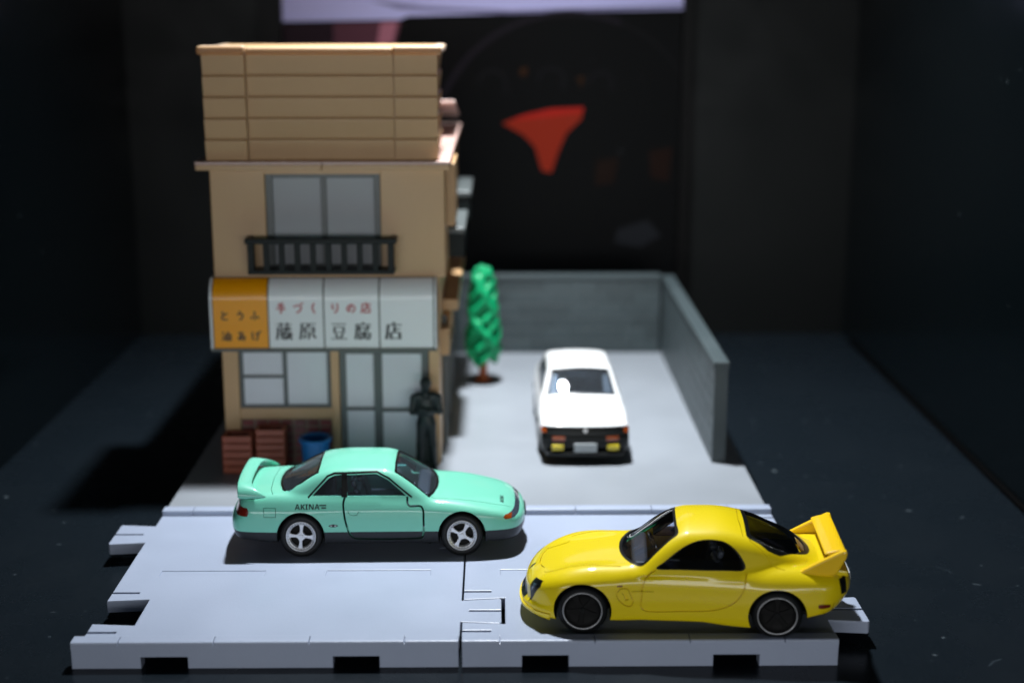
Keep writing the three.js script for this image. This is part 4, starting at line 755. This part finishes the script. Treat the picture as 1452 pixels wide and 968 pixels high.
{
  const P = [-49, 41, -32], sgn = thing('shop_sign', 'curved shop sign of one yellow and three white panels with Japanese lettering', 'sign', P);
  const X = (px) => -79.6 + (px - 297) / 321 * 62.4, edges = [298.5, 378, 457.5, 537, 615].map(X);
  const top = 21.2, arc = [];                                     // profile in (z, y): upright face, then leaning back in a bow
  arc.push([0, 0.9], [0, 14.2]); for (let i = 1; i <= 10; i++) { const a = i / 10 * 1.12; arc.push([-5.2 * (1 - Math.cos(a)) * 1.15, 14.2 + 6.6 * Math.sin(a)]); }
  const len = [0]; for (let i = 1; i < arc.length; i++) len.push(len[i - 1] + Math.hypot(arc[i][0] - arc[i - 1][0], arc[i][1] - arc[i - 1][1])); const L = len.at(-1);
  const draw = (bg, rows) => canvas(320, 460, (c, w, h) => {
    c.fillStyle = bg; c.fillRect(0, 0, w, h); c.lineCap = 'butt'; c.lineJoin = 'round';
    for (const [chars, ink, size, thin, thick] of rows) for (const [ch, u, mm] of chars) {
      const k = h / L, sx = u * w, sy = h - (mm - 0.9) * k, z = size * k / 100, zx = size / 15.9 * w / 100;   // mm up the face
      for (const st of GLYPHS[ch]) {
        const pts = []; for (let i = 0; i < st.length; i += 2) pts.push([sx + (st[i] - 50) * zx, sy + (st[i + 1] - 50) * z]);
        const flat = Math.abs(pts[0][1] - pts.at(-1)[1]) < Math.abs(pts[0][0] - pts.at(-1)[0]) * 0.35;
        c.strokeStyle = ink; c.lineWidth = (flat ? thin : thick) * z; c.beginPath(); c.moveTo(...pts[0]);
        if (pts.length === 2) c.lineTo(...pts[1]); else { for (let i = 1; i < pts.length - 1; i++) { const q = i === pts.length - 2 ? pts[i + 1] : [(pts[i][0] + pts[i + 1][0]) / 2, (pts[i][1] + pts[i + 1][1]) / 2]; c.quadraticCurveTo(...pts[i], ...q); } }
        c.stroke();
      }
    }
  });
  const fr = (px, i) => (X(px) - edges[i]) / (edges[i + 1] - edges[i]);
  const K = 'rgb(22,24,26)', R = 'rgb(178,46,52)', W = 'rgb(238,241,243)';
  const prints = [
    draw('rgb(250,164,0)', [[[['と', fr(314.8, 0), 10.2], ['う', fr(338, 0), 10.2], ['ふ', fr(359.5, 0), 10.2]], 'rgb(58,40,8)', 2.8, 14, 16], [[['油', fr(316.6, 0), 4.4], ['あ', fr(338.3, 0), 4.4], ['げ', fr(360, 0), 4.4]], 'rgb(58,40,8)', 3.0, 13, 15]]),
    draw(W, [[[['手', fr(396, 1), 12.3], ['づ', fr(420.7, 1), 12.3], ['く', fr(442.4, 1), 12.3]], R, 3.1, 12, 14], [[['藤', fr(399.7, 1), 5.7], ['原', fr(434.6, 1), 5.7]], K, 5.1, 5, 12]]),
    draw(W, [[[['り', fr(473.5, 2), 12.3], ['の', fr(496.5, 2), 12.3], ['店', fr(519, 2), 12.3]], R, 3.1, 12, 14], [[['豆', fr(478.3, 2), 5.7], ['腐', fr(514, 2), 5.7]], K, 5.1, 5, 12]]),
    draw(W, [[[['店', fr(557, 3), 5.7]], K, 5.1, 6, 15]]),
  ];
  for (let i = 0; i < 4; i++) {
    const x0 = edges[i] + 0.22 - P[0], x1 = edges[i + 1] - 0.22 - P[0], pos = [], uv = [], idx = [];
    arc.forEach(([z, y], k) => { for (const [x, u] of [[x0, 0], [x1, 1]]) { pos.push(x, y, z); uv.push(u, len[k] / L); } if (k) { const a = (k - 1) * 2; idx.push(a, a + 1, a + 3, a, a + 3, a + 2); } });
    const g = new THREE.BufferGeometry(); g.setAttribute('position', new THREE.Float32BufferAttribute(pos, 3)); g.setAttribute('uv', new THREE.Float32BufferAttribute(uv, 2)); g.setIndex(idx); g.computeVertexNormals();
    obj('sign_panel', g, std({ map: prints[i], roughness: 0.34, clearcoat: 0.25 }), sgn, true);
  }
  const prof = poly([[-6, 0], [0.35, 0], [0.35, 0.8], [-0.25, 0.85], ...arc.map(([z, y]) => [z - 0.3, y]).slice(0), [-6, arc.at(-1)[1]]]);
  obj('sign_box', ext(prof, edges[4] - edges[0] + 1.6, 0.1).rotateY(-Math.PI / 2).translate(edges[4] + 0.8 - P[0], 0, 0), M.trim, sgn);
  for (const x of [edges[0] - 0.45, edges[4] + 0.45]) obj('end_cap', ext(poly([[-6, 0], [0.3, 0], ...arc.map(([z, y]) => [z + 0.3, y + 0.1]), [-6, arc.at(-1)[1] + 0.2]]), 0.7, 0.15).rotateY(-Math.PI / 2).translate(x - P[0] + 0.35, 0, 0), M.white, sgn);
}
// ------------------------------------------------------------------ crates, tub, figure, tree
function crate(label, x0, x1, h, z, d, n) {
  const t = thing('crate', label, 'crate', [(x0 + x1) / 2, RY, z], 0), w = x1 - x0;
  obj('base', span(-w / 2 + 0.5, w / 2 - 0.5, 0.2, 0.9, -d + 0.5, -0.5, 0.1), M.crate, t);
  for (let k = 0; k < n; k++) {
    const y0 = k * h / n, y1 = (k + 1) * h / n - 0.28;
    obj('slat', span(-w / 2 + 0.2, w / 2 - 0.2, y0, y1, -0.75, 0, 0.25), M.crate, t); obj('slat', span(-w / 2 + 0.2, w / 2 - 0.2, y0, y1, -d, -d + 0.75, 0.25), M.crate, t);
    for (const s of [-1, 1]) obj('slat', span(s * (w / 2 - 0.4) - 0.4, s * (w / 2 - 0.4) + 0.4, y0, y1, -d + 0.7, -0.7, 0.2), M.crate, t);
  }
  for (const s of [-1, 1]) for (const zz of [-0.9, -d + 0.9]) obj('corner_post', span(s * (w / 2 - 0.9) - 0.5, s * (w / 2 - 0.9) + 0.5, 0, h - 0.2, zz - 0.5, zz + 0.5, 0.15), M.crate, t);
}
crate('lower red brown slatted crate, the outer of two in front of the bricks', -78.3, -69.7, 11.4, -30.4, 6, 5);
crate('taller red brown slatted crate standing nearer the blue tub', -69.0, -60.4, 12.9, -31.6, 6, 6);
{
  const t = thing('tub', 'round blue plastic tub beside the crates under the shop window', 'tub', [-51.7, RY, -30.5]);
  obj('body', new THREE.LatheGeometry([V2(0, 0.6), V2(3.1, 0.6), V2(3.2, 0), V2(3.5, 0.1), V2(4.05, 9.6), V2(4.6, 9.8), V2(4.7, 10.6), V2(4.3, 11), V2(3.7, 10.8), V2(3.5, 9.6), V2(2.9, 1.2), V2(0, 1.2)], 48), M.blue, t);
}
{
  const seg = (ax, ay, az, ra, bx, by, bz, rb) => (x, y, z) => { const dx = bx - ax, dy = by - ay, dz = bz - az, t = clamp(((x - ax) * dx + (y - ay) * dy + (z - az) * dz) / (dx * dx + dy * dy + dz * dz), 0, 1); return Math.hypot(x - ax - dx * t, y - ay - dy * t, z - az - dz * t) - lerp(ra, rb, t); };
  const ell = (cx, cy, cz, a, b, c) => (x, y, z) => { const k = Math.hypot((x - cx) / a, (y - cy) / b, (z - cz) / c); return (k - 1) * Math.min(a, b, c); };
  const body = [], add = (f, k = 0.6) => body.push([f, k]);
  add(ell(0, 19.2, 0, 3.0, 3.9, 1.75), 0.8); add(ell(0, 14.3, 0, 2.5, 2.2, 1.6), 1.2);
  for (const s of [-1, 1]) {
    add(seg(s * 1.25, 13.6, 0, 1.5, s * 1.75, 7.4, 0.2, 1.15), 0.7); add(seg(s * 1.75, 7.4, 0.2, 1.15, s * 2.15, 1.0, -0.2, 0.95), 0.5); add(seg(s * 2.15, 0.75, -0.3, 0.72, s * 2.5, 0.55, 2.0, 0.55), 0.5);
    add(seg(s * 2.2, 22.1, 0, 1.15, s * 3.3, 21.6, 0, 1.15), 0.8); add(seg(s * 3.35, 21.4, 0, 1.05, s * 3.85, 17.7, 0.7, 0.88), 0.4);
    add(seg(s * 3.85, 17.6, 0.8, 0.86, -s * 0.6, 18.2 + s * 0.35, 2.1, 0.66), 0.35);
    const hx = -s * 1.5, hy = 18.4 + s * 0.35, hz = 2.1;                    // palm, four fingers and thumb laid on the other arm
    add(seg(-s * 0.5, 18.2 + s * 0.35, 2.15, 0.55, hx, hy, hz, 0.5), 0.2);
    for (let k = 0; k < 4; k++) add(seg(hx, hy + 0.42 - k * 0.28, hz + 0.1, 0.19, hx - s * (1.15 - Math.abs(k - 1.4) * 0.14), hy + 0.5 - k * 0.3, hz - 0.25, 0.15), 0.08);
    add(seg(hx + s * 0.3, hy + 0.4, hz + 0.25, 0.2, hx - s * 0.25, hy + 0.95, hz + 0.15, 0.16), 0.08);
  }
  add(seg(0, 22.6, 0, 0.95, 0, 24, 0.1, 0.85), 0.5); add(ell(0, 25.6, 0.1, 1.42, 1.95, 1.6), 0.35); add(ell(0, 24.6, 0.5, 1.05, 1.0, 1.15), 0.4);
  add(ell(0, 25.2, 1.62, 0.24, 0.42, 0.38), 0.2); for (const s of [-1, 1]) add(ell(s * 1.42, 25.3, 0, 0.22, 0.45, 0.32), 0.12);
  add(seg(-0.6, 25.75, 1.42, 0.2, 0.6, 25.75, 1.42, 0.2), 0.2); add(seg(-0.35, 24.45, 1.5, 0.12, 0.35, 24.45, 1.5, 0.12), 0.15);
  const f = (x, y, z) => body.reduce((d, [g, k]) => smin(d, g(x, y, z), k), 50);
  const p = thing('person', 'dark grey figure with folded arms standing in front of the shop door', 'person', [-20.4, RY, -33.2], 0.05);
  obj('body', isoMesh(f, [-5.4, -0.1, -2.6], [5.4, 28, 3.6], 0.2), M.figure, p);
  const hair = (x, y, z) => smax(ell(0, 25.9, -0.12, 1.62, 1.98, 1.72)(x, y, z), Math.max(24.9 - y + (z - 0.2) * 0.95, -0.02 - y), 0.25) + 0.09 * Math.sin(x * 6 + y) * Math.sin(y * 3);
  obj('hair', isoMesh(hair, [-2, 23.5, -2.2], [2, 28.4, 2.2], 0.16), M.figure, p);
  obj('collar', new THREE.TorusGeometry(1.15, 0.22, 8, 24).rotateX(Math.PI / 2 - 0.2).translate(0, 22.85, 0.05), M.figure, p);
}
{
  const t = thing('toy_tree', 'green moulded plastic tree on a brown trunk beside the shop wall', 'tree', [-5.1, RY, -130]);
  const lumps = []; seed = 19;
  const rad = curve([[7.4, 2.8], [9, 4.9], [13, 6.3], [18, 6.1], [25, 5.3], [32, 4.5], [37, 3.2], [39.6, 1.2]]);
  for (let r = 0; r < 9; r++) for (let k = 0; k < 6; k++) {
    const y = 9.2 + r * 3.5 + (k % 2) * 1.5, a = k * Math.PI / 3 + r * 0.52 + rnd() * 0.25, R = rad(y) * 0.80, s = (k % 2 ? 1 : -1), c = Math.cos(a), q = Math.sin(a), l = 1.9 + rnd() * 0.5;
    lumps.push([R * c - q * l * 0.62 * s, y - l * 0.72, R * q + c * l * 0.62 * s, R * c + q * l * 0.62 * s, y + l * 0.72, R * q - c * l * 0.62 * s, 1.25 + rnd() * 0.3]);
  }
  const f = (x, y, z) => {
    let d = Math.hypot(x, z) - rad(clamp(y, 7.4, 39.6)) * 0.74; d = smax(d, Math.max(8 - y, y - 38.4), 1.2);
    for (const [ax, ay, az, bx, by, bz, r] of lumps) { if (Math.abs(y - (ay + by) / 2) > 4.6) continue; const dx = bx - ax, dy = by - ay, dz = bz - az, u = clamp(((x - ax) * dx + (y - ay) * dy + (z - az) * dz) / (dx * dx + dy * dy + dz * dz), 0, 1); d = smin(d, Math.hypot(x - ax - dx * u, y - ay - dy * u, z - az - dz * u) - r, 0.7); }
    return d;
  };
  obj('crown', isoMesh(f, [-9, 5.6, -9], [9, 42, 9], 0.42), M.leaf, t);
  obj('trunk', new THREE.LatheGeometry([V2(0, 0.5), V2(3.0, 0.5), V2(2.9, 1.0), V2(2.0, 1.9), V2(1.55, 3.4), V2(1.45, 8.8), V2(0, 8.8)], 28), M.trunk, t);
  obj('base_disc', new THREE.CylinderGeometry(5.2, 5.3, 0.6, 40).translate(0, 0.3, 0), M.dark, t);
}
renderer.render(scene, camera);
